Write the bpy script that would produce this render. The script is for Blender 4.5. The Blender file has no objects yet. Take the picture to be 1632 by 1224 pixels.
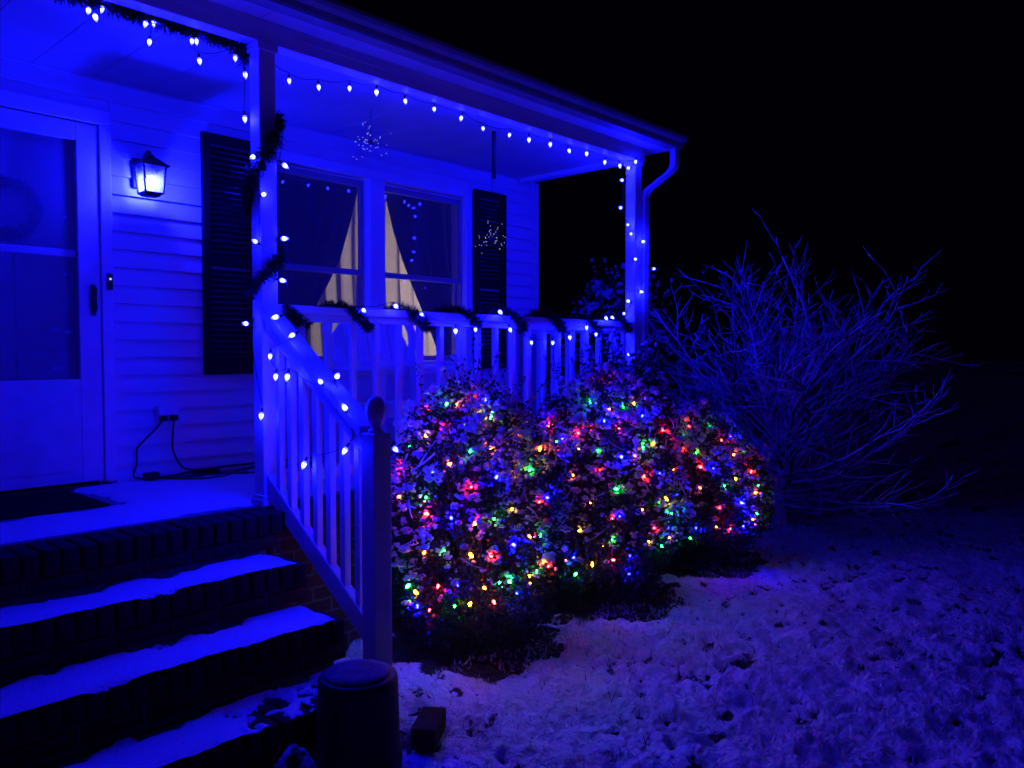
import bpy, math, random
import numpy as np
from mathutils import Vector, Matrix, noise as mnoise

# light levels
SUN_E = 0.085
BULB = 560.0
SCONCE = 4800.0
NETP = 95.0
ROOM = 95.0

# ------------------------------------------------------------------ camera, sky, sun, exposure
scene = bpy.context.scene
COL = scene.collection
random.seed(7)
RNG = np.random.default_rng(11)
R = math.radians

cam_data = bpy.data.cameras.new('camera')
cam_data.sensor_width = 36.0
cam_data.lens = 1270.0 / 1632.0 * 36.0
cam_data.clip_start = 0.05
cam_data.clip_end = 500.0
cam = bpy.data.objects.new('camera', cam_data)
COL.objects.link(cam)
cam.location = (0, 0, 1.5)
_a, _p = R(42.63), R(2.3)
_f = Vector((math.cos(_a) * math.cos(_p), math.sin(_a) * math.cos(_p), -math.sin(_p)))
cam.rotation_euler = _f.to_track_quat('-Z', 'Y').to_euler()
scene.camera = cam

world = bpy.data.worlds.new('World')
scene.world = world
world.use_nodes = True
_nt = world.node_tree
_bg = _nt.nodes['Background']
_sky = _nt.nodes.new('ShaderNodeTexSky')
_sky.sky_type = 'NISHITA'
_sky.sun_disc = False
_sky.sun_elevation = R(-9)
_sky.sun_rotation = R(200.0)
_glow = _nt.nodes.new('ShaderNodeMix'); _glow.data_type = 'RGBA'; _glow.blend_type = 'ADD'; _glow.inputs[0].default_value = 1.0
_glow.inputs[7].default_value = (.004, .004, .032, 1)      # even night-sky glow
_nt.links.new(_sky.outputs['Color'], _glow.inputs[6])
_nt.links.new(_glow.outputs[2], _bg.inputs['Color'])
_bg.inputs['Strength'].default_value = 0.05

# faint purple-blue night glow from across the yard (everything else is lit by the lamps on the house)
sun_data = bpy.data.lights.new('night_sun', 'SUN')
sun_data.energy = SUN_E
sun_data.color = (0.10, 0.012, 1.0)
sun_data.angle = R(25)
sun = bpy.data.objects.new('night_sun', sun_data)
COL.objects.link(sun)
sun.rotation_euler = Vector((0.62, 0.76, -0.17)).to_track_quat('-Z', 'Y').to_euler()

scene.view_settings.view_transform = 'Standard'
scene.view_settings.look = 'None'
scene.view_settings.exposure = 0.0
scene.view_settings.gamma = 1.0
scene.view_settings.use_curve_mapping = False
scene.cycles.use_denoising = True
scene.cycles.max_bounces = 6
scene.cycles.diffuse_bounces = 3
scene.cycles.glossy_bounces = 3
scene.cycles.transmission_bounces = 4
scene.cycles.transparent_max_bounces = 12
scene.cycles.sample_clamp_indirect = 3.0
scene.cycles.caustics_reflective = False
scene.cycles.caustics_refractive = False
scene.cycles.use_light_tree = True

# ------------------------------------------------------------------ helpers
WL = {}          # world location of every parent object

def vhash(ix, iy, seed):
    n = (ix.astype(np.int64) * 374761393 + iy.astype(np.int64) * 668265263 + seed * 974711) & 0x7fffffff
    n = ((n ^ (n >> 13)) * 1274126177) & 0x7fffffff
    n = (n ^ (n >> 16)) & 0xffff
    return n / 65535.0

def vn(x, y, seed=0):
    x = np.asarray(x, float); y = np.asarray(y, float)
    ix = np.floor(x); iy = np.floor(y); fx = x - ix; fy = y - iy
    fx = fx * fx * (3 - 2 * fx); fy = fy * fy * (3 - 2 * fy)
    a = vhash(ix, iy, seed); b = vhash(ix + 1, iy, seed); c = vhash(ix, iy + 1, seed); d = vhash(ix + 1, iy + 1, seed)
    return (a * (1 - fx) + b * fx) * (1 - fy) + (c * (1 - fx) + d * fx) * fy

def fbm(x, y, seed=0, octv=3):
    s = 0; amp = .5
    for k in range(octv):
        s = s + amp * vn(x * 2 ** k + 3.1 * k, y * 2 ** k - 1.7 * k, seed + k); amp *= .5
    return s

def tag(o, label=None, cat=None, group=None, kind=None):
    if label: o['label'] = label
    if cat: o['category'] = cat
    if group: o['group'] = group
    if kind: o['kind'] = kind
    return o

def empty(name, loc, label=None, cat=None, group=None):
    o = bpy.data.objects.new(name, None)
    COL.objects.link(o)
    o.location = loc
    o.empty_display_size = 0.1
    WL[o.name] = Vector(loc)
    return tag(o, label, cat, group)

def link(name, me, parent=None, loc=(0, 0, 0)):
    o = bpy.data.objects.new(name, me)
    COL.objects.link(o)
    o.location = loc
    if parent is not None:
        o.parent = parent
    return o

def place(name, V, faces, mats, parent=None, smooth=False, mi=None):
    """one mesh object from world-space vertices; faces: list of tuples or an (n,k) array"""
    V = np.asarray(V, float).reshape(-1, 3)
    if parent is not None:
        base = WL[parent.name]
    else:
        base = Vector(((V[:, 0].min() + V[:, 0].max()) / 2, (V[:, 1].min() + V[:, 1].max()) / 2, V[:, 2].min()))
    V = V - np.array(base)
    me = bpy.data.meshes.new(name)
    if isinstance(faces, np.ndarray):
        n, k = faces.shape
        me.vertices.add(len(V)); me.vertices.foreach_set('co', V.ravel())
        me.loops.add(n * k); me.loops.foreach_set('vertex_index', faces.ravel().astype(np.int32))
        me.polygons.add(n)
        me.polygons.foreach_set('loop_start', np.arange(0, n * k, k, dtype=np.int32))
        me.polygons.foreach_set('loop_total', np.full(n, k, dtype=np.int32))
        me.update(calc_edges=True)
    else:
        me.from_pydata([tuple(v) for v in V], [], faces)
    for m in (mats if isinstance(mats, (list, tuple)) else [mats]):
        me.materials.append(m)
    if mi is not None:
        me.polygons.foreach_set('material_index', np.asarray(mi, dtype=np.int32))
    if smooth:
        me.polygons.foreach_set('use_smooth', np.ones(len(me.polygons), dtype=bool))
    me.validate()
    if parent is None:
        o = link(name, me, None, base); WL[o.name] = base
    else:
        o = link(name, me, parent)
        WL[o.name] = base
    return o

def catmull(pts, n=8):
    P = [Vector(p) for p in pts]
    if len(P) < 3:
        return P
    out = []
    for i in range(len(P) - 1):
        a = P[max(i - 1, 0)]; b = P[i]; c = P[i + 1]; d = P[min(i + 2, len(P) - 1)]
        for k in range(n):
            t = k / n
            out.append(0.5 * ((2 * b) + (c - a) * t + (2 * a - 5 * b + 4 * c - d) * t * t + (3 * b - a - 3 * c + d) * t ** 3))
    out.append(P[-1])
    return out

class MB:
    def __init__(s): s.v = []; s.f = []; s.m = []
    def add(s, V, F, m=0):
        o = len(s.v); s.v += [tuple(v) for v in V]
        s.f += [tuple(i + o for i in q) for q in F]; s.m += [m] * len(F); return s
    def box(s, x0, x1, y0, y1, z0, z1, m=0):
        V = [(x0, y0, z0), (x1, y0, z0), (x1, y1, z0), (x0, y1, z0), (x0, y0, z1), (x1, y0, z1), (x1, y1, z1), (x0, y1, z1)]
        return s.add(V, [(0, 3, 2, 1), (4, 5, 6, 7), (0, 1, 5, 4), (1, 2, 6, 5), (2, 3, 7, 6), (3, 0, 4, 7)], m)
    def hexa(s, V, m=0):
        return s.add(V, [(0, 3, 2, 1), (4, 5, 6, 7), (0, 1, 5, 4), (1, 2, 6, 5), (2, 3, 7, 6), (3, 0, 4, 7)], m)
    def prism(s, prof, ax, a, b, m=0):
        """profile in the two other axes (in x,y,z order), extruded along ax"""
        def mk(p, t):
            q = list(p); q.insert(ax, t); return q
        n = len(prof)
        V = [mk(p, a) for p in prof] + [mk(p, b) for p in prof]
        F = [tuple(range(n))[::-1], tuple(range(n, 2 * n))] + [(i, (i + 1) % n, (i + 1) % n + n, i + n) for i in range(n)]
        return s.add(V, F, m)
    def tube(s, pts, rad, n=6, m=0, cap=True):
        P = [Vector(p) for p in pts]; L = len(P)
        if not hasattr(rad, '__len__'): rad = [rad] * L
        V = []; up = Vector((0, 0, 1)); prev = None
        for i, p in enumerate(P):
            t = (P[min(i + 1, L - 1)] - P[max(i - 1, 0)])
            t = t.normalized() if t.length > 1e-9 else Vector((0, 0, 1))
            if prev is None:
                u = t.cross(up)
                if u.length < 1e-3: u = t.cross(Vector((1, 0, 0)))
            else:
                u = prev - t * prev.dot(t)
                if u.length < 1e-5: u = t.cross(up)
            u.normalize(); w = t.cross(u); prev = u
            for k in range(n):
                a = 2 * math.pi * k / n
                V.append(p + (u * math.cos(a) + w * math.sin(a)) * rad[i])
        F = [(i * n + k, i * n + (k + 1) % n, (i + 1) * n + (k + 1) % n, (i + 1) * n + k) for i in range(L - 1) for k in range(n)]
        if cap: F += [tuple(range(n))[::-1], tuple(range((L - 1) * n, L * n))]
        return s.add(V, F, m)
    def lathe(s, prof, c, n=16, m=0, mfn=None):
        """profile (radius, z) turned about the vertical through c"""
        L = len(prof); V = []
        for r, z in prof:
            for k in range(n):
                a = 2 * math.pi * k / n
                V.append((c[0] + r * math.cos(a), c[1] + r * math.sin(a), c[2] + z))
        o = len(s.v); s.v += V
        for i in range(L - 1):
            for k in range(n):
                s.f.append((o + i * n + k, o + i * n + (k + 1) % n, o + (i + 1) * n + (k + 1) % n, o + (i + 1) * n + k))
                s.m.append(mfn(i) if mfn else m)
        s.f.append(tuple(o + k for k in range(n))[::-1]); s.m.append(mfn(0) if mfn else m)
        s.f.append(tuple(o + (L - 1) * n + k for k in range(n))); s.m.append(mfn(L - 2) if mfn else m)
        return s
    def obj(s, name, mats, parent=None, smooth=False, bevel=0):
        o = place(name, s.v, s.f, mats, parent, smooth, s.m)
        if bevel:
            b = o.modifiers.new('edge', 'BEVEL'); b.width = bevel; b.segments = 2; b.limit_method = 'ANGLE'
        return o
    def mesh(s, name, mats, smooth=False):
        me = bpy.data.meshes.new(name); me.from_pydata(s.v, [], s.f)
        for m in (mats if isinstance(mats, (list, tuple)) else [mats]): me.materials.append(m)
        me.polygons.foreach_set('material_index', np.asarray(s.m, dtype=np.int32))
        if smooth: me.polygons.foreach_set('use_smooth', np.ones(len(me.polygons), dtype=bool))
        me.update(); return me

# ------------------------------------------------------------------ materials
def mat(name, col, rough=.6, var=0.0, scale=8.0, bump=0.0, bscale=60.0, spec=.3, metal=0.0, col2=None, detail=4.0, stretch=None):
    m = bpy.data.materials.new(name); m.use_nodes = True
    nt = m.node_tree; N = nt.nodes; L = nt.links; b = N['Principled BSDF']
    b.inputs['Roughness'].default_value = rough; b.inputs['Metallic'].default_value = metal
    b.inputs['Specular IOR Level'].default_value = spec
    b.inputs['Base Color'].default_value = (*col, 1)
    tc = N.new('ShaderNodeTexCoord'); src = tc.outputs['Object']
    if stretch:
        mp = N.new('ShaderNodeMapping'); mp.inputs['Scale'].default_value = stretch
        L.new(src, mp.inputs['Vector']); src = mp.outputs['Vector']
    if var or col2:
        nz = N.new('ShaderNodeTexNoise'); nz.inputs['Scale'].default_value = scale; nz.inputs['Detail'].default_value = detail
        L.new(src, nz.inputs['Vector'])
        cr = N.new('ShaderNodeValToRGB'); cr.color_ramp.elements[0].position = .35; cr.color_ramp.elements[1].position = .68
        c2 = col2 or tuple(c * (1 - var) for c in col)
        cr.color_ramp.elements[0].color = (*c2, 1); cr.color_ramp.elements[1].color = (*col, 1)
        L.new(nz.outputs['Fac'], cr.inputs['Fac']); L.new(cr.outputs['Color'], b.inputs['Base Color'])
    if bump:
        n2 = N.new('ShaderNodeTexNoise'); n2.inputs['Scale'].default_value = bscale; n2.inputs['Detail'].default_value = 5
        L.new(src, n2.inputs['Vector'])
        bp = N.new('ShaderNodeBump'); bp.inputs['Strength'].default_value = 1.0; bp.inputs['Distance'].default_value = bump
        L.new(n2.outputs['Fac'], bp.inputs['Height']); L.new(bp.outputs['Normal'], b.inputs['Normal'])
    return m

def emit(name, col, strength):
    m = bpy.data.materials.new(name); m.use_nodes = True
    nt = m.node_tree; nt.nodes.clear()
    e = nt.nodes.new('ShaderNodeEmission'); o = nt.nodes.new('ShaderNodeOutputMaterial')
    e.inputs['Color'].default_value = (*col, 1); e.inputs['Strength'].default_value = strength
    nt.links.new(e.outputs[0], o.inputs['Surface']); return m

def thin(name, transp, diff_col, diff_w, gloss_w, rough=0.02, tint=(1, 1, 1), kind='ShaderNodeBsdfDiffuse'):
    """thin sheet: clear + a little diffuse (dust, mesh) + a little mirror"""
    m = bpy.data.materials.new(name); m.use_nodes = True
    nt = m.node_tree; N = nt.nodes; L = nt.links; N.clear()
    t = N.new('ShaderNodeBsdfTransparent'); t.inputs['Color'].default_value = (*tint, 1)
    d = N.new(kind); d.inputs['Color'].default_value = (*diff_col, 1)
    g = N.new('ShaderNodeBsdfGlossy'); g.inputs['Roughness'].default_value = rough
    m1 = N.new('ShaderNodeMixShader'); m2 = N.new('ShaderNodeMixShader'); o = N.new('ShaderNodeOutputMaterial')
    m1.inputs[0].default_value = diff_w; m2.inputs[0].default_value = gloss_w
    L.new(t.outputs[0], m1.inputs[1]); L.new(d.outputs[0], m1.inputs[2])
    L.new(m1.outputs[0], m2.inputs[1]); L.new(g.outputs[0], m2.inputs[2]); L.new(m2.outputs[0], o.inputs['Surface'])
    return m

M = {}
M['vinyl'] = mat('white_vinyl', (.78, .78, .76), .45, .07, 5, .0006, 25)
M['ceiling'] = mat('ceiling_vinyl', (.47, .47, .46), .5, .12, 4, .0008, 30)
M['siding'] = mat('vinyl_siding', (.76, .76, .74), .5, .10, 3, .0012, 40, stretch=(1, 1, 6))
M['paint'] = mat('white_paint', (.74, .74, .72), .5, .16, 9, .0012, 70)
M['aluminium'] = mat('painted_aluminium', (.76, .76, .75), .38, .10, 4, .0006, 30)
M['gutter'] = mat('shade_grey_gutter', (.30, .30, .31), .45, .2, 6, .0008, 30)  # white gutter greyed to stand in for the shade on its front
M['shutter'] = mat('black_shutter', (.008, .008, .009), .6, .3, 20, .0006, 80, .12)
M['brick'] = mat('dark_brick', (.10, .04, .032), .9, .55, 22, .004, 90, .1)
M['mortar'] = mat('mortar', (.17, .16, .15), .9, .35, 30, .004, 120, .1)
M['concrete'] = mat('porch_concrete', (.30, .29, .28), .85, .3, 12, .003, 90, .15)
M['shingle'] = mat('roof_shingle', (.04, .04, .042), .9, .5, 30, .006, 120, .1)
M['snow'] = mat('snow', (.86, .87, .88), .6, .06, 30, .008, 110, .25)
M['leaf'] = mat('dark_leaf', (.022, .042, .015), .5, .6, 18, 0, 0, .4)
M['leaf_b'] = mat('holly_leaf', (.028, .055, .025), .45, .5, 14, 0, 0, .4)
M['twig'] = mat('twig_bark', (.07, .05, .035), .85, .4, 40, .002, 120, .15)
M['needle'] = mat('garland_needle', (.012, .028, .012), .6, .6, 30, 0, 0, .2)
M['wire'] = mat('green_wire', (.008, .022, .012), .5, 0, 8, 0, 0, .3)
M['cord'] = mat('black_cord', (.012, .012, .013), .5, .3, 30)
M['iron'] = mat('lantern_metal', (.035, .033, .032), .42, .35, 30, .0008, 150, .5, .6)
M['brass'] = mat('door_hardware', (.10, .09, .075), .35, .3, 40, 0, 0, .5, .7)
M['inner_door'] = mat('inner_door', (.30, .30, .32), .5, .10, 6)
M['glass'] = thin('lantern_glass', 1, (.8, .8, .8), .30, .05, .05, kind='ShaderNodeBsdfTranslucent')
M['pane'] = thin('window_pane', 1, (.3, .3, .3), .02, .07, .004)
M['storm'] = thin('storm_door_glass', 1, (.4, .4, .4), .16, .001, .02)
M['screen'] = thin('insect_screen', 1, (.22, .22, .23), .27, .0, .3)
M['drape'] = mat('dark_drape', (.045, .04, .042), .9, .3, 12, .002, 200, .05)
M['chair'] = mat('white_resin', (.74, .74, .73), .42, .06, 6)
M['mat'] = mat('door_mat', (.02, .019, .018), .95, .5, 60, .006, 220, .05)
M['pot'] = mat('dark_pot', (.010, .009, .010), .6, .5, 14, .002, 60, .3)
M['room'] = mat('room_wall', (.12, .11, .10), .9, .15, 4)

def sheer_mat():
    m = bpy.data.materials.new('sheer_curtain'); m.use_nodes = True
    nt = m.node_tree; N = nt.nodes; L = nt.links; N.clear()
    d = N.new('ShaderNodeBsdfDiffuse'); t = N.new('ShaderNodeBsdfTranslucent'); mx = N.new('ShaderNodeMixShader'); o = N.new('ShaderNodeOutputMaterial')
    d.inputs['Color'].default_value = (.62, .56, .48, 1); t.inputs['Color'].default_value = (.62, .55, .46, 1)
    mx.inputs[0].default_value = .55
    L.new(d.outputs[0], mx.inputs[1]); L.new(t.outputs[0], mx.inputs[2]); L.new(mx.outputs[0], o.inputs['Surface'])
    return m
M['sheer'] = sheer_mat()

def snowy_bark():
    """bark whose upper side carries a line of snow"""
    m = mat('snowy_bark', (.085, .06, .045), .85, .4, 40, .002, 120, .15)
    nt = m.node_tree; N = nt.nodes; L = nt.links; b = N['Principled BSDF']
    g = N.new('ShaderNodeNewGeometry'); sp = N.new('ShaderNodeSeparateXYZ'); L.new(g.outputs['Normal'], sp.inputs[0])
    nz = N.new('ShaderNodeTexNoise'); nz.inputs['Scale'].default_value = 9
    tc = N.new('ShaderNodeTexCoord'); L.new(tc.outputs['Object'], nz.inputs['Vector'])
    ad = N.new('ShaderNodeMath'); ad.operation = 'ADD'; L.new(sp.outputs['Z'], ad.inputs[0]); L.new(nz.outputs['Fac'], ad.inputs[1])
    mr = N.new('ShaderNodeMapRange'); mr.inputs[1].default_value = -.1; mr.inputs[2].default_value = .3; L.new(ad.outputs[0], mr.inputs[0])
    mx = N.new('ShaderNodeMix'); mx.data_type = 'RGBA'
    old = b.inputs['Base Color'].links[0].from_socket
    L.new(mr.outputs[0], mx.inputs[0]); L.new(old, mx.inputs[6]); mx.inputs[7].default_value = (.85, .86, .87, 1)
    L.new(mx.outputs[2], b.inputs['Base Color']); return m
M['snowy_bark'] = snowy_bark()

def ground_mat():
    """snow over grass and mulch; the mesh carries the snow amount and painted shade under shrubs"""
    m = mat('snowy_ground', (.86, .87, .88), .65, .05, 20, .040, 34, .2)
    nt = m.node_tree; N = nt.nodes; L = nt.links; b = N['Principled BSDF']
    at = N.new('ShaderNodeAttribute'); at.attribute_name = 'cover'
    nz = N.new('ShaderNodeTexNoise'); nz.inputs['Scale'].default_value = 26; nz.inputs['Detail'].default_value = 5
    tc = N.new('ShaderNodeTexCoord'); L.new(tc.outputs['Object'], nz.inputs['Vector'])
    su = N.new('ShaderNodeMath'); su.operation = 'SUBTRACT'; L.new(at.outputs['Fac'], su.inputs[0]); L.new(nz.outputs['Fac'], su.inputs[1])
    mr = N.new('ShaderNodeMapRange'); mr.inputs[1].default_value = -.04; mr.inputs[2].default_value = .10; L.new(su.outputs[0], mr.inputs[0])
    mx = N.new('ShaderNodeMix'); mx.data_type = 'RGBA'
    old = b.inputs['Base Color'].links[0].from_socket
    L.new(mr.outputs[0], mx.inputs[0]); mx.inputs[6].default_value = (.05, .042, .03, 1); L.new(old, mx.inputs[7])
    L.new(mx.outputs[2], b.inputs['Base Color']); return m
M['ground'] = ground_mat()

def brick_wall_mat():
    m = mat('brick_wall', (.16, .06, .045), .85, .5, 22, .004, 90, .15)
    nt = m.node_tree; N = nt.nodes; L = nt.links; b = N['Principled BSDF']
    tc = N.new('ShaderNodeTexCoord'); mp = N.new('ShaderNodeMapping'); mp.inputs['Rotation'].default_value = (R(90), 0, 0)
    L.new(tc.outputs['Object'], mp.inputs['Vector'])
    bt = N.new('ShaderNodeTexBrick'); bt.inputs['Scale'].default_value = 1
    bt.inputs['Brick Width'].default_value = .21; bt.inputs['Row Height'].default_value = .068; bt.inputs['Mortar Size'].default_value = .006
    bt.inputs['Color1'].default_value = (.09, .036, .03, 1); bt.inputs['Color2'].default_value = (.055, .026, .022, 1); bt.inputs['Mortar'].default_value = (.10, .095, .09, 1)
    L.new(mp.outputs['Vector'], bt.inputs['Vector']); L.new(bt.outputs['Color'], b.inputs['Base Color']); return m
M['brick_wall'] = brick_wall_mat()

# light-giving materials: almost pure blue lamps whose cores clip to white
M['bulb_hot'] = emit('blue_bulb', (.0030, .0034, 1.0), BULB)
M['bulb_neck'] = emit('blue_bulb_neck', (.02, .022, 1.0), BULB * .035)
M['rail_hot'] = emit('blue_rail_bulb', (.0018, .0023, 1.0), BULB * 1.75)
M['rail_tip'] = emit('blue_rail_bulb_tip', (.0013, .0016, 1.0), BULB * .8)
M['bulb_tip'] = emit('blue_bulb_tip', (.0022, .0025, 1.0), BULB * .45)
M['sconce'] = emit('lantern_bulb', (.0030, .0042, 1.0), SCONCE)
NETCOL = {'r': (1.0, .010, .008), 'g': (.012, 1.0, .06), 'b': (.0007, .0008, 1.0), 'o': (1.0, .13, .012), 'y': (1.0, .38, .015)}
NETPOW = {'r': NETP * 1.5, 'g': NETP * .85, 'b': NETP * 15.0, 'o': NETP * .55, 'y': NETP * .35}
for k in NETCOL: M['net_' + k] = emit('mini_bulb_' + k, NETCOL[k], NETPOW[k])
M['bead'] = emit('starburst_bead', (.40, .45, 1.0), 1.5)

# ------------------------------------------------------------------ ground
BUSH = [((2.90, 2.93), .46, 1.32), ((3.98, 2.92), .50, 1.36), ((5.12, 2.93), .52, 1.06)]
FLOOR = .755
WALL = 4.70
def make_ground():
    xs = np.concatenate([np.linspace(-90, -3, 12), np.linspace(-2, .4, 13), np.arange(.5, 8.5, .018), np.linspace(8.7, 14, 22), np.linspace(16, 160, 16)])
    ys = np.concatenate([np.linspace(-90, -6, 12), np.linspace(-5, -1.2, 20), np.arange(-1.1, 3.5, .018), np.linspace(3.7, 9, 22), np.linspace(11, 160, 16)])
    X, Y = np.meshgrid(xs, ys)
    fine = np.clip((X - .3) * 3, 0, 1) * np.clip((9.5 - X), 0, 1) * np.clip((Y + 2), 0, 1)
    lump = fbm(X * 6, Y * 6, 3, 2) * .05 + fbm(X * 12, Y * 12, 9, 2) * .065 + fbm(X * 26, Y * 26, 19, 2) * .045 - .07
    pits = np.clip(fbm(X * 9 + 40, Y * 9, 31, 2) - .52, 0, 1) * .16 + np.clip(fbm(X * 17 + 7, Y * 17, 37, 2) - .50, 0, 1) * .22
    Zz = (lump - pits) * fine + (fbm(X * .6, Y * .6, 5, 3) - .43) * .05
    cover = .78 - np.clip(fbm(X * 9 + 40, Y * 9, 31, 2) - .49, 0, 1) * 2.4 - np.clip(fbm(X * 17 + 7, Y * 17, 37, 2) - .51, 0, 1) * 3.2
    for (c, r, top) in BUSH:
        d = np.hypot((X - c[0]) / (r * .98), (Y - c[1] - .02) / (r * .98)) + (fbm(X * 9, Y * 9, 51, 2) - .4) * .5
        cover -= np.clip((1.08 - d) * 4, 0, 1)  # bare mulch under the shrubs, also painting in the shade there
        Zz -= np.clip((1.05 - d) * 4, 0, 1) * .02
    # trodden, half bare strip at the foot of the steps
    d = np.clip(1 - np.abs(Y - 2.40) / .10, 0, 1) * (X < 2.0)
    cover -= d * .9 * (1 - np.exp(-(((X - 1.46) / .13) ** 2 + ((Y - 2.38) / .10) ** 2)))
    # a little bank of snow in front of the bottom step
    Zz += .17 * np.exp(-(((X - 1.46) / .10) ** 2 + ((Y - 2.37) / .065) ** 2)) * (.6 + .9 * fbm(X * 16, Y * 16, 8, 2))
    V = np.stack([X, Y, Zz], -1).reshape(-1, 3)
    ny, nx = X.shape
    idx = np.arange(nx * ny).reshape(ny, nx)
    F = np.stack([idx[:-1, :-1], idx[:-1, 1:], idx[1:, 1:], idx[1:, :-1]], -1).reshape(-1, 4)
    o = place('ground', V, F, M['ground'], None, True)
    at = o.data.attributes.new('cover', 'FLOAT', 'POINT'); at.data.foreach_set('value', cover.ravel().astype(np.float32))
    tag(o, 'patchy lumpy snow lying over the front yard grass', None, None, 'structure')
make_ground()

def grass():
    n = 4500
    x = RNG.uniform(.9, 8, n); y = RNG.uniform(-.9, 2.9, n)
    keep = fbm(x * 9 + 40, y * 9, 31, 2) > .40
    x, y = x[keep], y[keep]; n = len(x)
    a = RNG.uniform(0, 6.28, n); h = RNG.uniform(.015, .045, n); ln = RNG.normal(0, .018, (n, 2))
    w = .0022
    b = np.stack([x, y, np.full(n, -.015)], -1); dx = np.stack([np.cos(a) * w, np.sin(a) * w, np.zeros(n)], -1)
    tip = b + np.stack([ln[:, 0], ln[:, 1], h + .015], -1)
    V = np.stack([b - dx, b + dx, tip], 1).reshape(-1, 3); F = np.arange(3 * n).reshape(n, 3)
    m = mat('winter_grass', (.07, .07, .03), .8, .4, 20)
    tag(place('grass', V, F, m), 'thin winter grass blades poking through the yard snow', 'grass', None, 'stuff')
grass()

def tufts():
    n = 70000
    x = RNG.uniform(.9, 8.4, n); y = RNG.uniform(-.95, 2.75, n)
    k = (fbm(x * 12, y * 12, 91, 2) > .36); x, y = x[k], y[k]; n = len(x)
    a = RNG.uniform(0, 6.28, n); h = RNG.uniform(.010, .032, n); w = RNG.uniform(.0025, .006, n)
    z0 = (fbm(x * 6, y * 6, 3, 2) * .05 + fbm(x * 12, y * 12, 9, 2) * .065 + fbm(x * 26, y * 26, 19, 2) * .045 - .07) - np.clip(fbm(x * 17 + 7, y * 17, 37, 2) - .50, 0, 1) * .22 - .004
    b = np.stack([x, y, z0], -1); dx = np.stack([np.cos(a) * w, np.sin(a) * w, np.zeros(n)], -1)
    tip = b + np.stack([RNG.normal(0, .016, n), RNG.normal(0, .016, n), h], -1)
    V = np.stack([b - dx, b + dx, tip], 1).reshape(-1, 3)
    tag(place('snowy_grass', V, np.arange(3 * n).reshape(n, 3), M['snow']), 'short grass tips crusted with snow all over the yard', 'grass', None, 'stuff')
tufts()

# ------------------------------------------------------------------ house
house = empty('house', (2.4, WALL, 0), 'white sided house with covered front porch and black shutters', 'house')
X0, X1 = -1.3, 5.42          # facade
DOOR = (.80, 1.785, 2.83)     # casing left, right, top
WIN = (2.70, 4.60, 1.33, 2.82)  # window opening incl. trim
# wall shell behind the siding
w = MB()
w.box(X0, .90, WALL, 4.86, FLOOR, 3.02); w.box(1.70, 2.76, WALL, 4.86, FLOOR, 3.02); w.box(.90, 1.70, WALL, 4.86, 2.76, 3.02)
w.box(4.54, X1 - .01, WALL, 4.86, FLOOR, 3.02); w.box(2.76, 4.54, WALL, 4.86, FLOOR, 1.38); w.box(2.76, 4.54, WALL, 4.86, 2.76, 3.02)
w.box(X0, X1 - .01, WALL + .02, 4.86, 0, FLOOR - .002); w.box(X1 - .16, X1 - .012, 4.862, 10, 0, 3.02)
w.obj('wall_shell', M['siding'], house)
# room behind
w = MB(); w.box(X0, 5.24, 8.0, 8.1, FLOOR, 3.0); w.box(X0 - .1, X0 - .002, 4.87, 8, FLOOR, 3.0); w.box(X0, 5.24, 4.87, 8, FLOOR - .1, FLOOR - .01); w.box(X0, 5.24, 4.87, 8, 3.025, 3.10)
w.box(2.2, 2.28, 4.87, 7.99, FLOOR, 3.02)
w.obj('room', M['room'], house)
# lap siding, one board per course and bay
bh = .1016
def board(xa, xb, z, zt):
    k = (zt - z) / bh
    yb, yt = WALL - .022, WALL - .003 - .019 * (1 - k)
    V = [(xa, yb, z), (xb, yb, z), (xb, WALL - .001, z), (xa, WALL - .001, z), (xa, yt, zt), (xb, yt, zt), (xb, WALL - .001, zt), (xa, WALL - .001, zt)]
    MB().hexa(V).obj('siding_board', M['siding'], house)
z = FLOOR + .004
while z < 2.995:
    zt = min(z + bh - .0008, 2.998)
    segs = [(X0, X1 - .062)]
    def cut(segs, a, b):
        out = []
        for s in segs:
            if b <= s[0] or a >= s[1]: out.append(s); continue
            if a > s[0]: out.append((s[0], a))
            if b < s[1]: out.append((b, s[1]))
        return out
    if z < DOOR[2]: segs = cut(segs, DOOR[0] - .002, DOOR[1] + .002)
    if zt > WIN[2] - .02 and z < WIN[3] + .01: segs = cut(segs, WIN[0] - .002, WIN[1] + .002)
    for a, b in segs: board(a, b, z, zt)
    z += bh
MB().box(X1 - .06, X1 + .012, WALL - .024, WALL - .0015, FLOOR + .002, 2.997).box(X1 - .008, X1 + .012, WALL - .001, WALL + .07, FLOOR + .002, 2.997).obj('corner_trim', M['vinyl'], house)

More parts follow.
